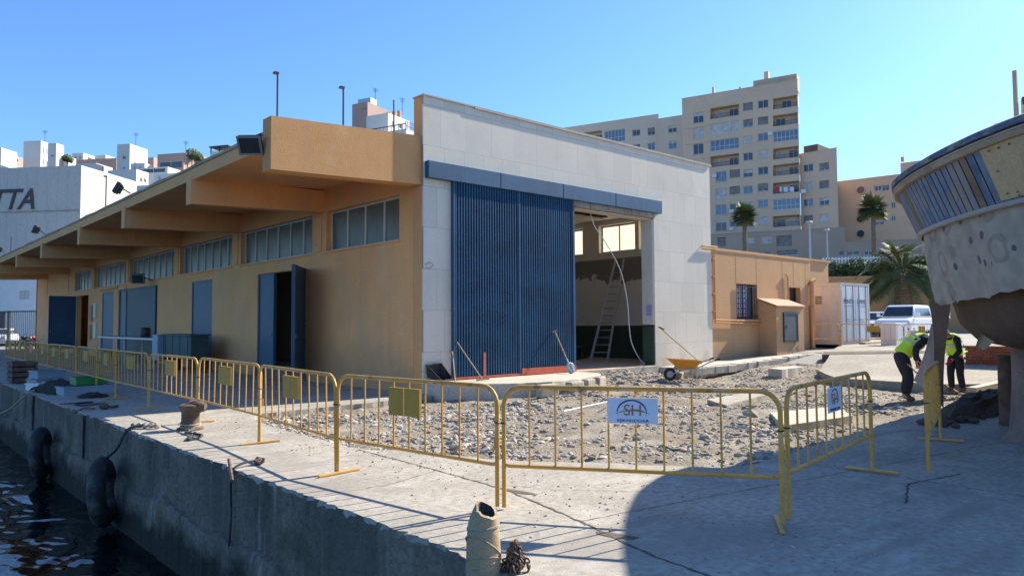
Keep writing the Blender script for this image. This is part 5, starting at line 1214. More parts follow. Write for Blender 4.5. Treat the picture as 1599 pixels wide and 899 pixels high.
person('person in a yellow vest and blue cap stooping beyond the hanging torn sheet',(g1_.x,g1_.y,.0),math.atan2(.25,-.97),J2,headgear=True)
t=thing('pick_tool','long wooden tool handle held by the bending person','tool',(g0.x,g0.y,0))
f=Vector((.8,-.6,0)); s=Vector((.6,.8,0)); b0=Vector((g0.x,g0.y,-.07)); mb=MB(); mb.tube([b0+f*-.05-s*.3+Vector((0,0,.80)),b0+f*.43-s*.02+Vector((0,0,.5)),b0+f*1.25+s*.45+Vector((0,0,.05))],.016,7); mb.build('handle','wood',t); mb=MB(); e=b0+f*1.25+s*.45; mb.bar(e+Vector((-.1,0,.05)),e+Vector((.1,0,.02)),.12,.03); mb.build('head','steel',t)
t=thing('hoe','long pale tool handle lying low before the second person','tool',(g1_.x,g1_.y,0)); mb=MB(); mb.tube([onz(1470,597,.12),onz(1500,614,.02)],.016,7); mb.build('handle','wood',t); mb=MB(); q=onz(1502,615,.03); mb.bar(q-Vector((.1,0,0)),q+Vector((.1,0,0)),.1,.03); mb.build('head','rust',t)
# ================================================================== CONTAINER
MT['cont']=M('cream_container_paint',(.62,.56,.46),.6,.08,1.5,stains=[((.5,.38,.26),2,.64,.76,.4,(1,1,.3))])
MT['contdoor']=M('white_container_door',(.74,.74,.74),.55,.06,1.5,stains=[((.4,.38,.36),2,.6,.75,.4,(1,1,.3))])
C0=atd(1315,538.5,30.4); zb=C0.z; D0=atd(1362,538.5,32.0); dx=Vector((D0.x-C0.x,D0.y-C0.y,0)).normalized(); dy=Vector((-dx.y,dx.x,0))
ct=thing('shipping_container','white shipping container with lettered double doors standing past the annex','container',(C0.x,C0.y,zb))
def cp(u,v,z): return Vector((C0.x,C0.y,zb))+dx*u+dy*v+Vector((0,0,z))
W_,L_,H_=2.44,6.06,2.6
mb=MB(); nW=26
for side in (0,1):
    x=0.02 if side==0 else W_-.02; s=1 if side==0 else -1; P=[]
    for k in range(nW*2+1):
        v=.1+k*(L_-.2)/(nW*2); P.append((x+s*(.035 if (k//1)%4 in (1,2) else 0),v))
    for a,b in zip(P,P[1:]): mb.quad(cp(a[0],a[1],.12),cp(b[0],b[1],.12),cp(b[0],b[1],H_-.1),cp(a[0],a[1],H_-.1))
mb.quad(cp(0,0,H_-.02),cp(W_,0,H_-.02),cp(W_,L_,H_-.02),cp(0,L_,H_-.02)); mb.quad(cp(.05,L_-.03,.1),cp(W_-.05,L_-.03,.1),cp(W_-.05,L_-.03,H_),cp(.05,L_-.03,H_)); mb.quad(cp(.05,.1,.14),cp(W_-.05,.1,.14),cp(W_-.05,L_,.14),cp(.05,L_,.14))
mb.build('body','cont',ct,norm=False)
mt=Matrix((dx,dy,Vector((0,0,1)))).transposed(); mb=MB()
for u in (.06,W_-.06):
    for v in (.06,L_-.06): mb.obox(cp(u,v,H_/2),(.13,.13,H_),mt)
for z in (.07,H_-.06):
    for v in (.06,L_-.06): mb.obox(cp(W_/2,v,z),(W_-.26,.11,.12),mt)
    for u in (.05,W_-.05): mb.obox(cp(u,L_/2,z),(.09,L_-.26,.12),mt)
mb.build('corner_frame','cont',ct)
for k,(u0,u1,tx) in enumerate(((.14,1.2,'PUNTO'),(1.24,W_-.14,'LIMPIO'))):
    mb=MB(); mb.obox(cp((u0+u1)/2,.03,H_/2),(u1-u0,.05,H_-.28),mt); d_=mb.build('door','contdoor',ct,bevel=.01)
    for f in (.22,.78):
        mb=MB(); u=u0+(u1-u0)*f; mb.tube([cp(u,-.03,.14),cp(u,-.03,H_-.14)],.02,7); mb.obox(cp(u+.07,-.045,1.05),(.2,.02,.05),mt); mb.build('lock_bar','lead',d_)
    text(tx,.27,cp((u0+u1)/2,.001,1.72),dx,(0,0,1),'lettering','dark',ct,.003,sx=.95)
    mb=MB()
    for j,(z,wd) in enumerate(((1.62,.8),(1.05,.35),(.95,.45),(.85,.4))): mb.obox(cp((u0+u1)/2,.0025,z),(wd,.003,.022),mt)
    mb.build('print_line','lead',ct)
mb=MB()
for k in range(4): mb.obox(cp(.012,1.0,1.75+k*.09),(.02,.3,.04),mt)
mb.build('vent','dark',ct)
mb=MB(); mb.obox(cp(1.2,-.6,.06),(1.8,.25,.12),mt@Matrix.Rotation(.1,3,'Z')); tag(mb.build('timber_beam','wood',bevel=.01),'grey timber beam lying on ground before the container doors','timber')
mb=MB(); q=atd(1397,540,28.8); mb.obox(q+Vector((0,0,.45)),(1.0,.6,.9),mt); 
tag(mb.build('board','contdoor',bevel=.01),'large pale board propped behind the far barrier by the container','board')
mb=MB(); q=atd(1425,541,29.5); mb.obox(q+Vector((0,0,.33)),(.7,.6,.66),mt); tag(mb.build('cardboard_box','wood',bevel=.02),'brown cardboard box standing behind the far barrier before the van','box')
# ================================================================== VEHICLES
MT['vanwhite']=M('white_car_paint',(.74,.76,.79),.25,.03,2.,fine=.01,spec=.6); MT['carsilver']=M('pale_car_paint',(.55,.60,.66),.25,.04,2.,fine=.01,spec=.6); MT['cardark']=M('dark_car_paint',(.05,.055,.065),.25,.1,2.,fine=.01,spec=.6)
MT['lamp']=glass('headlamp_glass',(.45,.46,.47),.15,.8)
def car(name,label,loc,rz,mat,L_=4.2,W_=1.7,H_=1.85,van=True,cat='van'):
    t=thing(name,label,cat,loc,rz)
    if van: low=[(-L_/2,.3),(L_/2-.1,.3),(L_/2,.45),(L_/2-.02,.78),(L_/2-.15,.95),(L_/2-.95,1.08),(-L_/2,1.08)]; up=[(L_/2-.98,1.075),(L_/2-1.55,H_-.06),(L_/2-1.8,H_),(-L_/2+.25,H_),(-L_/2+.03,1.075)]
    else: low=[(-L_/2,.35),(L_/2-.1,.3),(L_/2,.45),(L_/2-.03,.7),(L_/2-.95,.93),(-L_/2+.1,.97),(-L_/2,.8)]; up=[(L_/2-1.0,.925),(L_/2-1.7,H_-.05),(L_/2-2.,H_),(-L_/2+1.1,H_),(-L_/2+.3,.965)]
    def loft(P,w0,w1,zsplit):
        mb=MB(); n=len(P); rows=[]
        z0=min(p[1] for p in P); z1=max(p[1] for p in P)
        wd=lambda z:w0+(w1-w0)*(z-z0)/(z1-z0)
        a=mb.vs([(x,-wd(z)/2,z) for x,z in P]); b=mb.vs([(x,wd(z)/2,z) for x,z in P])
        mb.face(*[a+k for k in range(n)]); mb.face(*[b+k for k in range(n)][::-1])
        for k in range(n): mb.face(a+k,a+(k+1)%n,b+(k+1)%n,b+k)
        return mb
    loft(low,W_,W_,0).build('body',mat,t,world=False,bevel=.11,smooth=True); cab=loft(up,W_-.06,W_-.34,0).build('cab',mat,t,world=False,bevel=.09,smooth=True)
    # windscreen and side glass, set slightly proud of the cab
    (xa,za),(xb,zb_)=up[0],up[1]; wa,wb=(W_-.06)/2-.12,(W_-.34)/2-.06; d=Vector((xb-xa,0,zb_-za)); nn=Vector((d.z,0,-d.x)).normalized()*.012
    p=lambda f,y:Vector((xa,0,za))+d*f+nn+Vector((0,y,0))
    mb=MB(); mb.quad(p(.1,-wa),p(.1,wa),p(.92,wb),p(.92,-wb)); mb.build('windscreen','pane_dark',t,world=False)
    (xa,za),(xb,zb_)=up[-1],up[-2]; d=Vector((xb-xa,0,zb_-za)); nn=Vector((-d.z,0,d.x)).normalized()*.012
    mb=MB(); mb.quad(Vector((xa,0,za))+d*.12+nn+Vector((0,-wa,0)),Vector((xa,0,za))+d*.12+nn+Vector((0,wa,0)),Vector((xa,0,za))+d*.88+nn+Vector((0,wb,0)),Vector((xa,0,za))+d*.88+nn+Vector((0,-wb,0))); mb.build('rear_window','pane_dark',t,world=False)
    for s in (-1,1):
        y=lambda z:s*((W_-.06)/2-(.14)*(z-up[0][1])/(H_-up[0][1])+.012)
        z0,z1=up[0][1]+.08,H_-.16; x0=up[0][0]-.25; x1=up[1][0]-.02
        mb=MB(); mb.quad((x0,y(z0),z0),(x0-.85,y(z0),z0),(x0-.85,y(z1),z1),(x1,y(z1),z1)); mb.build('side_window','pane_dark',t,world=False)
        mb=MB(); mb.quad((x0-.95,y(z0),z0),(-L_/2+.45,y(z0),z0),(-L_/2+.5,y(z1),z1),(x0-.95,y(z1),z1)); mb.build('side_window','pane_dark',t,world=False)
        mb=MB(); mb.obox((up[0][0]-.15,s*(W_/2+.10),up[0][1]+.14),(.08,.18,.2)); mb.obox((up[0][0]-.17,s*(W_/2-.02),up[0][1]+.08),(.05,.12,.05)); mb.build('mirror',mat,t,world=False,bevel=.02)
        for x in (L_/2-.75,-L_/2+.75):
            mb=MB(); mb.torus((x,s*(W_/2-.08),.31),.21,.09,(0,1,0),20,8); wh=mb.build('wheel','black',t,world=False,smooth=True)
            mb=MB(); mb.lathe([(.19,-.05),(.2,.05),(.06,.07)],14); mb.v=[(v[0]+x,s*(W_/2-.08)+s*v[2],v[1]+.31) for v in mb.v]; mb.build('rim','steel',wh,world=False)
        mb=MB(); mb.obox((L_/2-.03,s*(W_/2-.26),.74),(.10,.30,.17)); mb.build('headlight','lamp',t,world=False,bevel=.03)
        mb=MB(); mb.obox((-L_/2+.01,s*(W_/2-.16),.85),(.05,.14,.22)); mb.build('tail_light','red',t,world=False)
    mb=MB(); mb.obox((L_/2-.01,0,.70),(.06,W_-1.15,.12)); mb.build('grille','dark',t,world=False)
    mb=MB(); mb.obox((L_/2-.03,0,.40),(.16,W_-.02,.22)); mb.build('bumper','dark' if van else mat,t,world=False,bevel=.04); return t
vl=atd(1412,527,38.5); car('van','white van facing the camera behind the far barriers, half hidden by sheet','' and None or (vl.x+1.2,vl.y+.4,gz(vl.x,vl.y)+.03),RAD(183),'vanwhite',4.3,1.75,1.74,True)
vl=atd(1374,522,44); car('parked_car','pale car parked left of the white van, nearer the container','' and None or (vl.x,vl.y,gz(vl.x,vl.y)+.03),RAD(188),'carsilver',4.1,1.7,1.45,False,'car')
vl=atd(1385,512,52); car('parked_car','dark car parked farther back between container and van','' and None or (vl.x,vl.y,gz(vl.x,vl.y)+.03),RAD(170),'cardark',4.2,1.7,1.45,False,'car')
vl=atd(1352,514,50); car('parked_car','silver car mostly hidden behind the container doors','' and None or (vl.x,vl.y,gz(vl.x,vl.y)+.03),RAD(180),'carsilver',4.2,1.7,1.45,False,'car')
vl=atd(2,522,62); car('parked_car','pale car behind the dark fence at the left frame edge','' and None or (vl.x,vl.y,.02),RAD(250),'carsilver',4.2,1.7,1.45,False,'car')
def motorbike(label,loc,rz,col):
    t=thing('motorbike',label,'motorbike',loc,rz,group='motorbikes parked at the far end of the hall')
    for x in (-.65,.65): mb=MB(); mb.torus((x,0,.31),.25,.06,(0,1,0),20,7); mb.build('wheel','black',t,world=False,smooth=True)
    mb=MB(); mb.tube([(.65,0,.31),(.42,0,.95)],.035,7); mb.tube([(-.65,0,.31),(-.2,0,.45),(.3,0,.5),(.45,0,.85)],.05,7); mb.build('frame','lead',t,world=False)
    mb=MB(); mb.ico((.12,0,.78),.25,(1.3,.6,.7),.05); mb.obox((0,0,.45),(.5,.3,.35)); mb.build('tank',col,t,world=False)
    mb=MB(); mb.obox((-.42,0,.80),(.75,.26,.12)); mb.build('seat','black',t,world=False,bevel=.04)
    mb=MB(); mb.tube([(.35,-.36,1.0),(.45,0,.98),(.35,.36,1.0)],.02,7); mb.build('handlebar','dark',t,world=False)
    mb=MB(); mb.ico((.55,0,.86),.1,(1,1,1),.03); mb.build('headlight','lamp',t,world=False); return t
for k,(px,d_,r,cl,lb) in enumerate(((40,56,2.0,'dark','dark motorbike behind the black fence at the far left'),(58,54,2.6,'red','motorbike with a reddish tank beside the dark open door'),(72,53,1.6,'dark','dark motorbike closest to the far blue door'))):
    v=atd(px,530,d_); motorbike(lb,(v.x,v.y,.0),r,cl)
# ================================================================== BACKGROUND RIGHT: terrace, hedge, palms, blocks
MT['hill']=M('dry_hillside',(.20,.18,.12),.95,.25,.05); MT['leaf']=M('hedge_leaves',(.10,.14,.05),.75,.35,3.,fine=.1); MT['palm']=M('palm_fronds',(.16,.20,.08),.6,.3,2.,fine=.1); MT['trunk']=M('palm_trunk',(.20,.15,.105),.95,.3,4.,.03,14)
wl=atd(1270,478,58); wr=atd(1700,478,52); Fw=Fac(wl,wr)
_,zt=Fw.uz(1370,434); _,zb0=Fw.uz(1370,484)
rw=thing('retaining_wall','long ochre retaining wall behind the parked cars with hedge above','wall',(Fw.p(Fw.L/2,0).x,Fw.p(Fw.L/2,0).y,.5))
mb=MB(); fbox(mb,Fw,-3,Fw.L,.4,zt,-.6,0); mb.build('wall','stucco2',rw)
mb=MB(); fbox(mb,Fw,-3,Fw.L,zt+.003,zt+.18,-.7,.08); mb.build('coping','stucco2',rw)
for x in (1335,1412): 
    u,_=Fw.uz(x,470); mb=MB(); fbox(mb,Fw,u-.9,u+.9,.6,zt-1.0,-.2,.004); mb.build('niche','groove',rw)
mb=MB(); N_=60; rows=[]
cen=Fw.p(Fw.L/2,0); 
def terr(d,s):  # d metres behind the wall, s along it
    return zt-.1+ (d*.07 if d<60 else 4.2+(d-60)*.12)
ds=[.6,10,25,45,60,80,110,150,220,400]; ss=[-60,-30,-10,Fw.L/2,Fw.L+10,Fw.L+60,Fw.L+200]
ids=[mb.vs([Fw.p(s,terr(d_,s),-d_) for s in ss]) for d_ in ds]
for a,b in zip(ids,ids[1:]):
    for j in range(len(ss)-1): mb.face(a+j,a+j+1,b+j+1,b+j)
a=mb.vs([Fw.p(-60,terr(d_,0),-d_) for d_ in ds]); b=mb.vs([Fw.p(-60,-1,-d_) for d_ in ds])
for j in range(len(ds)-1): mb.face(a+j,a+j+1,b+j+1,b+j)
mb.quad(Fw.p(-60,-1,-.6),Fw.p(-3,-1,-.6),Fw.p(-3,terr(.6,0),-.6),Fw.p(-60,terr(.6,0),-.6))
tag(mb.build('terrace','hill'),kind='structure')
def leaves(mb,c,rx,ry,rz,n,s,seed):
    r=random.Random(seed)
    for k in range(n):
        while True:
            v=Vector((r.uniform(-1,1),r.uniform(-1,1),r.uniform(-1,1)))
            if .25<v.length<1: break
        p=Vector(c)+Vector((v.x*rx,v.y*ry,v.z*rz)); 
        a=Vector((r.gauss(0,1),r.gauss(0,1),r.gauss(0,1))).normalized(); b=a.orthogonal().normalized(); q=s*r.uniform(.6,1.3)
        mb.quad(p-a*q,p+b*q*.45,p+a*q,p-b*q*.45)
mb=MB()
for k in range(26):
    x=1292+k*8; u,_=Fw.uz(x,425); c=Fw.p(u,zt+.75,-1.2); leaves(mb,c,.9,.8,.75+.25*math.sin(k*1.3),330,.15,k)
tag(mb.build('hedge','leaf'),'dark clipped hedge along the top of the ochre retaining wall','hedge')
fw=thing('terrace_fence','white picket fence standing over hedge on the terrace','fence',Fw.p(2,zt,-3))
for k in range(34):
    x=1290+k*5.2; u,_=Fw.uz(x,420); mb=MB(); fbox(mb,Fw,u-.05,u+.05,zt+.3,zt+1.95,-3.05,-3); mb.build('picket','white_clean',fw)
mb=MB(); u0,_=Fw.uz(1288,420); u1,_=Fw.uz(1470,420); fbox(mb,Fw,u0,u1,zt+1.75,zt+1.85,-2.99,-2.95); fbox(mb,Fw,u0,u1,zt+.5,zt+.6,-2.99,-2.95); mb.build('fence_rail','white_clean',fw)
def palm(label,base,H_,R_,nf,name='palm_tree',trunk_r=.35,droop=1.,seed=1,leaf=.5,fan=False):
    rnd=random.Random(seed); t=thing(name,label,'palm',base); base=Vector(base)
    mb=MB(); prof=[]
    for k in range(24):
        f=k/23; r=trunk_r*(1.15-.25*f+(.28*math.exp(-((f-.93)/.06)**2)))*(1+.07*(k%2)); prof.append((r,H_*f))
    mb.lathe(prof,14,base,.04); mb.build('trunk','trunk',t)
    mb=MB(); top=base+Vector((0,0,H_))
    for k in range(nf):
        az_=rnd.uniform(0,6.283); el_=math.asin(rnd.uniform(-.55,1.)) if not fan else math.asin(rnd.uniform(-.75,1)); Lf=R_*rnd.uniform(.82,1.1)
        d=Vector((math.cos(az_)*math.cos(el_),math.sin(az_)*math.cos(el_),math.sin(el_))); sd=Vector((-math.sin(az_),math.cos(az_),0)); P=[]
        nseg=9 if not fan else 4
        for i in range(nseg+1):
            f=i/nseg; P.append(top+d*Lf*f*(1-.12*f*f)+Vector((0,0,-Lf*droop*(.55*f*f)*(1-.4*max(0,el_)/1.57))))
        if fan:
            e=P[-1]*.45+top*.55
            for j in range(-9,10):
                an=j/9*1.5; dd=(d*math.cos(an)+sd*math.sin(an)).normalized(); w_=Lf*.035; q=e+dd*Lf*.55*(1-.12*abs(an))+Vector((0,0,-Lf*.12*rnd.random())); m_=(e+q)/2+dd.cross(Vector((0,0,1))).normalized()*w_
                mb.quad(e,m_,q,(e+q)/2-dd.cross(Vector((0,0,1))).normalized()*w_)
            mb.tube([top,e],.03,4,False)
        else:
            mb.tube(P,[.03*(1-.8*i/nseg) for i in range(nseg+1)],4,False)
            nl=34
            for j in range(nl):
                f=.12+.88*j/nl; i=min(nseg-1,int(f*nseg)); p=P[i].lerp(P[i+1],f*nseg-i); tg=(P[i+1]-P[i]).normalized()
                for s in (-1,1):
                    ll=leaf*R_*.36*math.sin(math.pi*(.12+.82*f))*rnd.uniform(.85,1.15); dd=(sd*s*.8+tg*.75+Vector((0,0,-.25+.1*rnd.random()))).normalized(); w_=dd.cross(Vector((0,0,1))).normalized()*.022*R_/2.6
                    mb.quad(p,p+dd*ll*.5+w_,p+dd*ll,p+dd*ll*.5-w_)
    mb.build('crown','palm',t,norm=False); return t
b=atd(1411,482,51); H_=atd(1411,425,51).z-(b.z)
palm('large date palm with broad drooping crown behind the white van',(b.x,b.y,b.z),H_,3.5,90,trunk_r=.52,droop=.9,seed=3,leaf=1.)
b=atd(1164,420,100); palm('slim fan palm before the apartment tower, beside the hall gable',(b.x,b.y,b.z),atd(1164,335,100).z-b.z,2.3,95,trunk_r=.28,droop=.3,seed=5,fan=True)
b=atd(1366,420,90); palm('slim fan palm before the ochre block, left of the boat',(b.x,b.y,b.z),atd(1366,322,90).z-b.z,2.3,95,trunk_r=.26,droop=.3,seed=8,fan=True)
def lamp(label,x,y0,y1,d_,arm=True):
    b=atd(x,y0,d_); t=thing('street_lamp',label,'lamp post',b); top=atd(x,y1,d_); mb=MB(); mb.tube([b,Vector((b.x,b.y,top.z))],[.11,.06],8); mb.build('post','steel',t,smooth=True)
    mb=MB(); mb.obox((b.x,b.y,top.z+.1),(.55,.4,.16)); mb.build('lamp_head','steel',t,bevel=.03)
lamp('tall grey street lamp rising behind the annex roof',1266,432,348,62); lamp('dark street lamp at the foot of the apartment tower',1293,425,360,75)
# ---- apartment blocks
MT['tower']=M('beige_render',(.66,.49,.345),.9,.06,.15,fine=.015); MT['tower2']=M('tan_tile_band',(.54,.39,.27),.9,.06,.15,fine=.015); MT['block']=M('grey_beige_render',(.64,.52,.40),.9,.06,.15,fine=.015); MT['ochreblock']=M('ochre_block_render',(.60,.43,.30),.9,.06,.15,fine=.015); MT['railing']=M('dark_railing',(.05,.045,.045),.6,.1,2.)
MT['awning']=M('dark_awning',(.13,.09,.075),.8,.1,1.); MT['podium']=M('taupe_podium_render',(.42,.33,.26),.9,.08,.2,fine=.015); MT['laundry_r']=M('red_laundry',(.55,.05,.05),.8,.1,3.); MT['laundry_w']=M('white_laundry',(.7,.7,.72),.8,.05,3.)
def block(name,label,F,y_top,xm,depth,mat,wins,zb=0,group=None,balc=(),bands=None,cat='building',roofmat='block',u0=0,u1=None,par=.5):
    """wins: (x0,y0,x1,y1,pane); balc: (x0,y0,x1,y1,kind) in photo pixels on the facade plane"""
    u1=F.L if u1 is None else u1; _,zt_=F.uz(xm,y_top); t=thing(name,label,cat,F.p((u0+u1)/2,zb),group=group)
    hol=[]; W__=[]
    for (x0,y0,x1,y1,pn) in wins:
        a,b,c,d=F.rect(x0-.6,y0-.6,x1+.6,y1+.8); h=(max(a,u0+.1),min(b,u1-.1),c,d); hol.append(h+(pn,)); 
    hb=[]
    for (x0,y0,x1,y1,kd) in balc:
        a,b,c,d=F.rect(x0,y0,x1,y1); hb.append((max(a,u0+.12),min(b,u1-.12),c,d,kd))
    mb=MB(); wall_holes(mb,F,u0,u1,zb,zt_,[h[:4] for h in hol],.22) if not hb else None
    if hb:
        mb=MB(); allh=[h[:4] for h in hol]+[h[:4] for h in hb]
        wall_holes(mb,F,u0,u1,zb,zt_,allh,.22)
    q=lambda u,z,o:F.p(u,z,o)
    mb.quad(q(u0,zb,0),q(u0,zb,-depth),q(u0,zt_,-depth),q(u0,zt_,0)); ub=u1-.42*depth; mb.quad(q(u1,zb,0),q(ub,zb,-depth),q(ub,zt_,-depth),q(u1,zt_,0)); mb.quad(q(u0,zb,-depth),q(ub,zb,-depth),q(ub,zt_,-depth),q(u0,zt_,-depth))
    mb.build('wall',mat,t,norm=False)
    mb=MB(); mb.quad(q(u0,zt_-par,0),q(u1,zt_-par,0),q(ub,zt_-par,-depth),q(u0,zt_-par,-depth)); fbox(mb,F,u0-.05,u1+.05,zt_,zt_+.12,-.15,.06); mb.build('roof',mat,t,norm=False)
    for h in hol:
        pn=h[4]; wo=window(F,h,-.2,t,'alu' if pn!='shutter_grey' else 'lead',pn,1,.07,th=.06); rr=random.random()
        if pn[:4]=='pane' and rr<.6:
            mb=MB(); fbox(mb,F,h[0]+.05,h[1]-.05,h[3]-(h[3]-h[2])*(.15+rr),h[3]-.02,-.135,-.10); mb.build('roller_blind','shutter' if rr<.35 else 'shutter_grey',wo)
        mb=MB(); fbox(mb,F,h[0]-.1,h[1]+.1,h[2]-.08,h[2]-.003,-.1,.06); mb.build('window_sill','concrete_new',t)
    for h in hb:
        a,b,c,d,kd=h; dp=1.5 if kd!='glazed' else .3
        mb=MB(); 
        for P in ((q(a,c,-.22),q(a,d,-.22),q(a,d,-dp),q(a,c,-dp)),(q(b,c,-.22),q(b,d,-.22),q(b,d,-dp),q(b,c,-dp)),(q(a,d,-.22),q(b,d,-.22),q(b,d,-dp),q(a,d,-dp)),(q(a,c,-.22),q(b,c,-.22),q(b,c,-dp),q(a,c,-dp)),(q(a,c,-dp),q(b,c,-dp),q(b,d,-dp),q(a,d,-dp))): mb.quad(*P)
        bo=mb.build('balcony',mat,t,norm=False)
        if kd=='glazed': window(F,(a,b,c,d),-.2,bo,'alu','pane_blue',5,.08,transom=c+(d-c)*.4)
        elif kd=='shut': window(F,(a,b,c,d),-.2,bo,'alu','shutter',2,.1)
        else:
            mb=MB(); rz_=c+(d-c)*.36
            for k in range(int((b-a)/.14)): fbox(mb,F,a+.05+k*.14,a+.08+k*.14,c,rz_,-.1,-.07)
            fbox(mb,F,a,b,rz_,rz_+.06,-.12,-.05); mb.build('railing','railing',bo)
            n=2 if b-a>4 else 1
            for k in range(n):
                m_=a+(b-a)*(k+.5)/n; window(F,(m_-.8,m_+.8,c+.02,c+(d-c)*.85),-dp+.01,bo,'alu',('shutter' if (k+int(a*3))%2 else 'pane_dark'),1,.07,name='balcony_door')
    return t
def fac(x0,d0,x1,d1): 
    a=atd(x0,400,d0); b=atd(x1,400,d1); return Fac(a,b)
rows=[163,189,214.5,241,267,293,318.5,344.5]
FT=fac(1069,134,1252,123.5); sl=-.155
def yy(y,x): return y   # rows already measured per column
W1=[]; B1=[]
pn=['pane_dark','shutter','pane_blue','shutter_grey','pane_dark','shutter','pane_blue','pane_dark']
for x0,x1,off in ((1161,1175,3.5),(1184,1199,-.5)):
    for i,y in enumerate(rows): 
        if x0==1161 and i in (5,6,7): 
            pass
        W1.append((x0,y+off-5.5+ (0 if i else 0),x1,y+off+5,pn[(i*3+int(off))%8]))
for i,y in enumerate((184,208,233)): W1.append((1083,y-8,1098,y+7,['pane_dark','shutter','pane_dark'][i]))
for i,(y,p_) in enumerate(((276,'pane_blue'),(303,'shutter'),(328,'pane_blue'),(353,'pane_dark'))): W1.append((1118,y-8,1134,y+7,p_))
for i,(y,p_) in enumerate(((271,'shutter_grey'),(297,'shutter_grey'),(324,'pane_dark'),(348,'pane_dark'))): W1.append((1140,y-5.5,1155,y+5.5,p_))
bk_=['open','open','glazed','open','open','open','glazed','open']
for i,y in enumerate((160,187,212,239,265,293,319,345.5)): B1.append((1207,y-9,1249,y+8,bk_[i]))
for i,(y,k) in enumerate(((175,'open'),(200,'shut'),(226,'glazed'),(251,'open'))): B1.append((1109,y-9,1154,y+8,k))
tw=block('apartment_tower','tall beige apartment tower with stacked balconies behind the annex','' and None or FT,139,1160,16,'tower',W1,4,None,B1)
# extra stepped roof volumes and end pieces belong to the tower
_,zt1=FT.uz(1160,139); 
def vol(F,x0,x1,y0,y1,dep,off,mat,name,par):
    a,_=F.uz(x0,(y0+y1)/2); b,_=F.uz(x1,(y0+y1)/2); _,z1=F.uz((x0+x1)/2,y0); _,z0=F.uz((x0+x1)/2,y1); mb=MB(); fbox(mb,F,a,b,z0,z1,off-dep,off); return mb.build(name,mat,par)
vol(FT,1173,1242,117,142,2.5,-1.5,'tower2','roof_house',tw); vol(FT,1187,1194,104,125,1,-3,'tower','chimney',tw); vol(FT,1110,1160,141,152,5,-2.8,'tower','roof_pavilion',tw)
vol(FT,1168,1213,135,139.5,3,.05,'tower','pergola_beam',tw)
for x in (1112,1154,1205): vol(FT,x,x+3,136,152,.4,.02,'tower','pergola_post',tw)
for y in (186,211,236,262,288,314,340): vol(FT,1070,1106,y+9,y+13,.1,.09,'tower','string_course',tw)
for (x,y,c_) in ((1203,209,'white'),(1116,275,'white'),(1143,330,'white'),(1143,357,'white'),(1255,299,'white')):
    a,_=FT.uz(x,y); _,z=FT.uz(x,y); mb=MB(); fbox(mb,FT,a-.4,a+.4,z-.3,z+.3,.003,.35); mb.build('air_conditioner',c_,tw,bevel=.03)
for k in range(9):
    a,z=FT.uz(1211+k*3.2,293); mb=MB(); fbox(mb,FT,a,a+.33,z-.75,z+.1,.05,.08); mb.build('laundry','laundry_r' if k<2 else ('laundry_w' if k%3 else 'pane_blue'),tw)
F3=fac(1252.5,124.5,1311,120); W3=[]
for i,y in enumerate((262,289.5,316,342)): W3+= [(1255,y-5,1269,y+5,pn[i]),(1280,y-7.,1294,y+3.5,pn[(i+2)%8])]
w3=block('apartment_wing','lower beige apartment wing attached right of the tall tower','' and None or F3,236,1280,14,'tower',W3,4)
vol(F3,1253,1275,226,238,6,-.5,'awning','roof_awning',w3)
vol(F3,1259,1299,364,379,3,.3,'awning','entrance_canopy',w3)
FB=fac(880,150,1032,140); WB=[(988,203,999,211,'pane_dark'),(1012,200,1022,210,'pane_dark'),(988,226,999,233,'pane_dark'),(1012,224,1022,234,'pane_blue')]
bl=block('apartment_block','long grey-beige apartment block with enclosed balconies behind the gable','' and None or FB,189,960,14,'block',WB,4,None,[(944,203,976,222,'glazed'),(905,206,940,226,'open')])
FB2=fac(1031,139,1070,136.5); block('apartment_block','narrow grey-beige block between the long block and the tower','' and None or FB2,183,1050,12,'block',[(1044,197,1056,206,'pane_dark'),(1045,221,1056,231,'pane_blue')],4)
FP=fac(1095,112,1320,104); WP=[(1121,371,1133,384,'shutter_grey'),(1167,371,1177,379,'shutter'),(1190,369,1204,379,'shutter'),(1213,368,1236,384,'shutter_grey'),(1213,391,1245,398,'pane_dark'),(1180,393,1204,398,'pane_dark'),(1311,393,1332,398,'pane_dark')]
pdm=block('podium_building','low taupe podium building with garage openings below the tower','' and None or FP,362,1200,8,'podium',WP,3)
FP2=fac(1318,104,1440,100); block('podium_building','low taupe terrace wall building below the ochre block','' and None or FP2,377,1370,8,'podium',[(1322,392,1342,398,'pane_dark'),(1350,391,1362,397,'pane_dark')],3)
FO=fac(1309,128,1470,118); ob=block('ochre_block','ochre apartment block with round porthole windows behind the fan palm','' and None or FO,277,1370,14,'ochreblock',[(1366,290,1376,297,'pane_dark'),(1378,290,1388,297,'pane_dark'),(1366,318,1376,325,'pane_dark'),(1392,316,1398,324,'pane_dark'),(1392,336,1398,344,'pane_dark'),(1366,343,1380,350,'pane_dark')],4)
for y in (297,342,365):
    u,z=FO.uz(1344,y); mb=MB(); c=FO.p(u,z,.05); mb.lathe([(.62,-.06),(.62,.06)],20); m_=Matrix((FO.d,Vector((0,0,1)),FO.n)).transposed(); mb.v=[tuple(c+m_@Vector(v)) for v in mb.v]; p_=mb.build('porthole','pane_dark',ob)
    mb=MB(); mb.torus(c,.68,.1,FO.n,20,6); mb.build('frame','ochreblock',p_)
vol(FO,1403,1470,248,278,9,-1.5,'ochreblock','roof_block',ob); vol(FO,1404,1409,243,250,.8,-1.2,'ochreblock','chimney',ob)
FR=fac(1560,112,1700,104); rb=block('apartment_tower','stepped beige apartment tower peeping over the boat at the right edge','' and None or FR,190,1580,10,'tower',[],4)
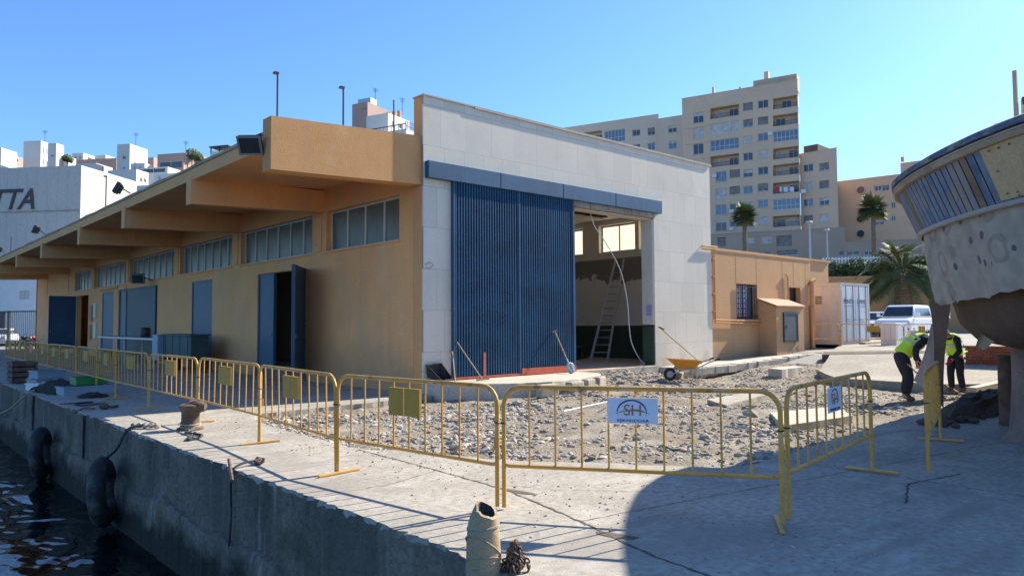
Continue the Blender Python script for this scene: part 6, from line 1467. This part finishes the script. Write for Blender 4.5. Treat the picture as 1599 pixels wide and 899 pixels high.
vol(FR,1567,1700,178,192,8,-1,'tower','upper_step',rb); vol(FR,1590,1700,140,180,8,-1.5,'tower','upper_step',rb); vol(FR,1583,1589.5,111,186,.7,.5,'tower2','chimney',rb); vol(FR,1592,1597,148,160,.1,-1.4,'pane_dark','window',rb)
# ================================================================== BACKGROUND LEFT
MT['warehouse']=M('pale_warehouse_sheet',(.56,.53,.48),.8,.05,.3,stains=[((.42,.38,.33),.5,.55,.75,.5,(1,1,.2))]); MT['stencil']=M('dark_stencil',(.085,.08,.07),.8,.3,1.5)
MT['whitehouse']=M('white_house_render',(.68,.65,.60),.9,.05,.1,fine=.015); MT['pinkhouse']=M('pink_brown_render',(.46,.31,.26),.9,.08,.1,fine=.015)
def cornered(name,label,xc,x0,x1,ytop,d_,mat,wl=(),wr=(),rot=None,cat='building',zb=0,depth_l=None,group=None,yb=300,ytopr=None):
    """two visible faces meeting at the photo column xc: shaded face to x0 on the left, sunlit face to x1 on the right"""
    c=atd(xc,ytop,d_); zt_=c.z; az_=math.atan2(c.y,c.x); a1=az_+RAD(180-52); nl=Vector((math.cos(az_+math.pi+RAD(-42)),math.sin(az_+math.pi+RAD(-42)),0))
    nl=Vector((math.cos(az_+math.pi-RAD(38)),math.sin(az_+math.pi-RAD(38)),0)); nr=Vector((math.cos(az_+math.pi+RAD(52)),math.sin(az_+math.pi+RAD(52)),0))
    def hit(x,n):  # length along the face so that its end meets column x
        p=onp(x,ytop,n,c); return Vector((p.x,p.y,0))
    L0=hit(x0,nl); R1=hit(x1,nr); C_=Vector((c.x,c.y,0)); B_=L0+(R1-C_)
    t=thing(name,label,cat,(c.x,c.y,zb),group=group)
    FL=Fac(L0,C_); FRt=Fac(C_,R1)
    mb=MB(); hl=[]; hr=[]
    for w_ in wl: hl.append(FL.rect(*w_[:4]))
    for w_ in wr: hr.append(FRt.rect(*w_[:4]))
    wall_holes(mb,FL,0,FL.L,zb,zt_,hl,.2); wall_holes(mb,FRt,0,FRt.L,zb,zt_,hr,.2)
    for P,Q in ((R1,B_),(B_,L0)): mb.quad(P+Vector((0,0,zb)),Q+Vector((0,0,zb)),Q+Vector((0,0,zt_)),P+Vector((0,0,zt_)))
    mb.build('wall',mat,t,norm=False)
    mb=MB(); mb.prism([(p.x,p.y) for p in (L0,C_,R1,B_)],zt_+.003,zt_+.25); mb.build('roof',mat,t)
    for h in hl: window(FL,h,-.18,t,'alu','pane_dark',1,.1)
    for h in hr: window(FRt,h,-.18,t,'alu','pane_dark',1,.1)
    return t,FL,FRt,zt_
# warehouse with gable
wt,FL,FRt,zt_=cornered('warehouse','big pale warehouse with dark slanted lettering at the far left','' and 0 or 127,-130,214,262,72,'warehouse')
mb=MB(); us=FL.uz(60,335)
fbox(mb,FL,0,FL.L,FL.uz(60,331)[1],FL.uz(60,331)[1]+.12,0,.06); mb.build('sill_band','trim',wt)
for k in range(22):
    u=FL.L-1.1*k-.3
    mb=MB(); fbox(mb,FL,u-.02,u+.02,1,zt_-.2,.0,.03); mb.build('sheet_seam','warehouse',wt)
u,z=FL.uz(-22,330); u2,z2=FL.uz(58,298)
text('TTA',z2-z+.95,FL.p(u+.3,z+.15,.05),FL.d,(0,0,1),'lettering','stencil',wt,.02,'LEFT',.32,(u2-u)/((z2-z)*2.5)*.80,bold=.05)
for k in range(1): pass
# gable roof slope on the sunlit side: cut profile
# (the right end falls towards the back as in a shallow pitched roof)
h1=cornered('white_house','white cubic house at the left frame edge above the warehouse','' and 0 or 2,-40,27,232,190,'whitehouse')
h2=cornered('white_house','tall white stair tower house with narrow windows above the warehouse','' and 0 or 64,37,75,221,200,'whitehouse',wr=[(67,230,69,240),(67,248,69,258),(72,232,74,242),(72,252,74,262)])
h2b=cornered('white_house','white house with one small window right of the tall stair tower','' and 0 or 88,75,100,225,196,'whitehouse',wl=[(79,242,84,245)])
h2c=cornered('white_house','low white house stepping down right of the stair tower','' and 0 or 104,99,119,245,198,'whitehouse',wr=[(105,252,107,258)])
h3=cornered('terraced_house','long pink-brown house with dark roof between two white towers','' and 0 or 182,112,186,248,215,'pinkhouse')
h4=cornered('white_house','white tower house with two small windows in the middle of the skyline','' and 0 or 203,183,231,226,190,'whitehouse',wl=[(191,243,196,249),(191,261,196,264)],wr=[(209,254,214,259)])
h4b=cornered('terraced_house','pink-brown house behind the white tower house on the skyline','' and 0 or 240,208,262,247,205,'pinkhouse',wl=[(211,254,216,260)])
h5=cornered('terraced_house','brown house with a flat roof and blue glazed veranda on the skyline','' and 0 or 287,246,303,240,180,'pinkhouse',wl=[(249,252,284,263)])
h5b=cornered('white_house','pale house with blue glazed balcony below the brown house','' and 0 or 262,218,282,262,170,'whitehouse',wl=[(220,263,258,270)])
h6=cornered('white_house','white low house stepping down behind the canopy slope','' and 0 or 213,168,232,266,160,'whitehouse',wr=[(218,278,222,284),(224,279,228,285)])
h6b=cornered('white_house','lowest white house just above the canopy slope','' and 0 or 250,212,262,290,150,'whitehouse',wl=[(236,300,242,304)])
h7=cornered('white_house','white roof terrace with dark pergola just above the canopy','' and 0 or 358,328,400,236,165,'whitehouse')
F7=h7[1]; mb=MB(); a,z=F7.uz(329,232); b_,z2=F7.uz(366,226); fbox(mb,F7,0,F7.L,z2-.25,z2,-4,.4); 
for f in (.05,.5,.95): fbox(mb,F7,F7.L*f-.1,F7.L*f+.1,h7[3],z2-.25,-.1,.1)
mb.build('pergola','dark',h7[0])
h8=cornered('white_outbuilding','small white building with one window beyond the far canopy end','' and 0 or 58,-60,70,441,72,'white_bluish' if 'white_bluish' in MT else 'white',wl=[(30,454,46,467)])
for i,(xc,x0,x1,yt,d_,mt_,lb) in enumerate(((18,4,40,243,205,'pinkhouse','low pink-brown house between the two white houses at the far left'),(130,113,150,240,225,'whitehouse','far white house with flat roof behind the pink-brown terrace, its left part'),(165,148,184,243,228,'whitehouse','far white house with flat roof behind the pink-brown terrace, its right part'),(226,204,238,256,176,'whitehouse','small cream house tucked under the white tower house'),(276,240,300,272,160,'whitehouse','white house with dark openings right of the glazed balcony house'),(318,296,334,246,186,'pinkhouse','small pink house at skyline left of the pergola terrace'),(150,118,176,256,190,'whitehouse','low cream house row in front of the pink-brown terrace'))):
    cornered('town_house',lb,xc,x0,x1,yt,d_,mt_,wl=[(x0+(xc-x0)*f,yt+4,x0+(xc-x0)*f+3.2,yt+9) for f in (.2,.6)],wr=[(xc+(x1-xc)*.35,yt+5,xc+(x1-xc)*.35+2.5,yt+10)])
for i,(x,y,d_) in enumerate(((70,221,200),(212,226,190),(290,240,180),(586,161,150),(628,178,140))):
    b=atd(x,y+1,d_); t=thing('aerial',['thin aerial on the white stair tower','thin aerial on the white tower house','thin aerial on the brown veranda house','thin aerial on the pink block','thin aerial on the cream block'][i],'aerial',b); mb=MB(); mb.tube([b,b+Vector((0,0,3.2))],.05,5); mb.build('mast','dark',t); mb=MB()
    for k in range(4): mb.bar(b+Vector((-.7+.1*k,0,3.1-.22*k)),b+Vector((.7-.1*k,0,3.1-.22*k)),.05,.05)
    mb.build('crossbars','dark',t)
# pink block
k1=cornered('pink_block','pink-brown block with a water tank rising behind the canopy','' and 0 or 574,550,612,161,150,'pinkhouse',wl=[(566,168,571,172)])
vol(k1[1],554,574,152,161,2,-1,'steel','water_tank',k1[0])
k2=cornered('pink_block','sunlit cream block with roof terrace stepping down beside the pink block','' and 0 or 606,572,640,178,140,'whitehouse',wr=[(612,190,616,200),(622,194,628,201)])
k3=cornered('pink_block','cream balcony block half hidden by the stone parapet','' and 0 or 634,560,668,203,130,'whitehouse')
F9=k3[2]; mb=MB()
for k in range(12): a=F9.L*k/11; fbox(mb,F9,a-.03,a+.03,k3[3],k3[3]+1.6,-.1,0)
for z in (.8,1.6): fbox(mb,F9,0,F9.L,k3[3]+z-.05,k3[3]+z,-.1,0)
mb.build('railing','railing',k3[0])
F9=k3[1]; mb=MB(); fbox(mb,F9,0,F9.L,k3[3]+1.1,k3[3]+1.25,-.1,0)
for k in range(14): a=F9.L*k/13; fbox(mb,F9,a-.03,a+.03,k3[3],k3[3]+1.1,-.1,0)
mb.build('railing','railing',k3[0])
for i,x in enumerate((622,630,637)): vol(k2[2],x,x+3,172-(i-1)*1,186,1,-2,'pinkhouse','chimney',k2[0])
vol(k1[2],578,590,169,185,1.5,-.1,'pinkhouse','roof_house',k1[0])
# town hill under the far houses
mb=MB(); P=[]
xs_=[-400,-60,0,120,240,360,480,600,700,850]; 
def hillrow(d_,ys__): return mb.vs([atd(x,y,d_) for x,y in zip(xs_,ys__)])
ids=[mb.vs([tuple(atd(x,480,120))[:2]+(-1.5,) for x in xs_]),hillrow(130,[440]*10),hillrow(170,[330,320,310,305,300,300,300,290,290,300]),hillrow(260,[300,280,270,268,266,262,260,250,250,262]),mb.vs([tuple(atd(x,480,500))[:2]+(20,) for x in xs_])]
for a,b in zip(ids,ids[1:]):
    for j in range(len(xs_)-1): mb.face(a+j,a+j+1,b+j+1,b+j)
tag(mb.build('town_hill','hill'),kind='structure')
# shrubs on the skyline
for i,(x,y,d_,s) in enumerate(((105,247,196,1.3),(300,240,182,1.6),(307,244,178,1.5))):
    mb=MB(); c=atd(x,y,d_); leaves(mb,c,s,s,s*.8,500,.3,40+i); leaves(mb,c+Vector((s*.6,0,-.4)),s*.6,s*.6,s*.6,220,.3,60+i); t=thing('shrub',['dark shrub beside the low white house on the skyline','dark shrub right of the brown glazed house','small shrub lowest on slope right of the brown house'][i],'shrub',c-Vector((0,0,3))); mb.build('crown','leaf',t,norm=False); mb=MB(); mb.tube([c-Vector((0,0,3)),c],.15,6); mb.build('trunk','trunk',t)
# fence and sign at the far left
Ff_=Fac(atd(-40,530,60),atd(84,530,57)); t=thing('metal_fence','black metal bar fence beside the far end of the hall','fence',Ff_.p(3,0))
mb=MB(); _,z1=Ff_.uz(40,485); _,zr=Ff_.uz(40,489)
fbox(mb,Ff_,0,Ff_.L,z1-.1,z1,-.04,.04); fbox(mb,Ff_,0,Ff_.L,.2,.28,-.04,.04); mb.build('rail','dark',t)
for k in range(44): a=Ff_.L*k/43; mb=MB(); fbox(mb,Ff_,a-.015,a+.015,.28,z1-.1,-.015,.015); mb.build('bar','dark',t)
for x in (14,80): a,_=Ff_.uz(x,500); mb=MB(); fbox(mb,Ff_,a-.08,a+.08,0,z1+.02,-.06,.06); mb.build('post','dark',t)
a,_=Ff_.uz(-12,500); b_,_=Ff_.uz(9.5,500); _,zl=Ff_.uz(0,513); _,zh=Ff_.uz(0,486)
t=thing('dark_sign','black sign with orange figures at left frame edge by the fence','sign',Ff_.p((a+b_)/2,zl,.1)); mb=MB(); fbox(mb,Ff_,a,b_,zl,zh,.07,.12); mb.build('board','dark',t)
MT['orange']=M('orange_print',(.6,.2,.06),.5,.05,2.); u,z=Ff_.uz(-7,496); text('50',.5,Ff_.p(u,z-.1,.125),Ff_.d,(0,0,1),'figures','orange',t,.003,'LEFT')
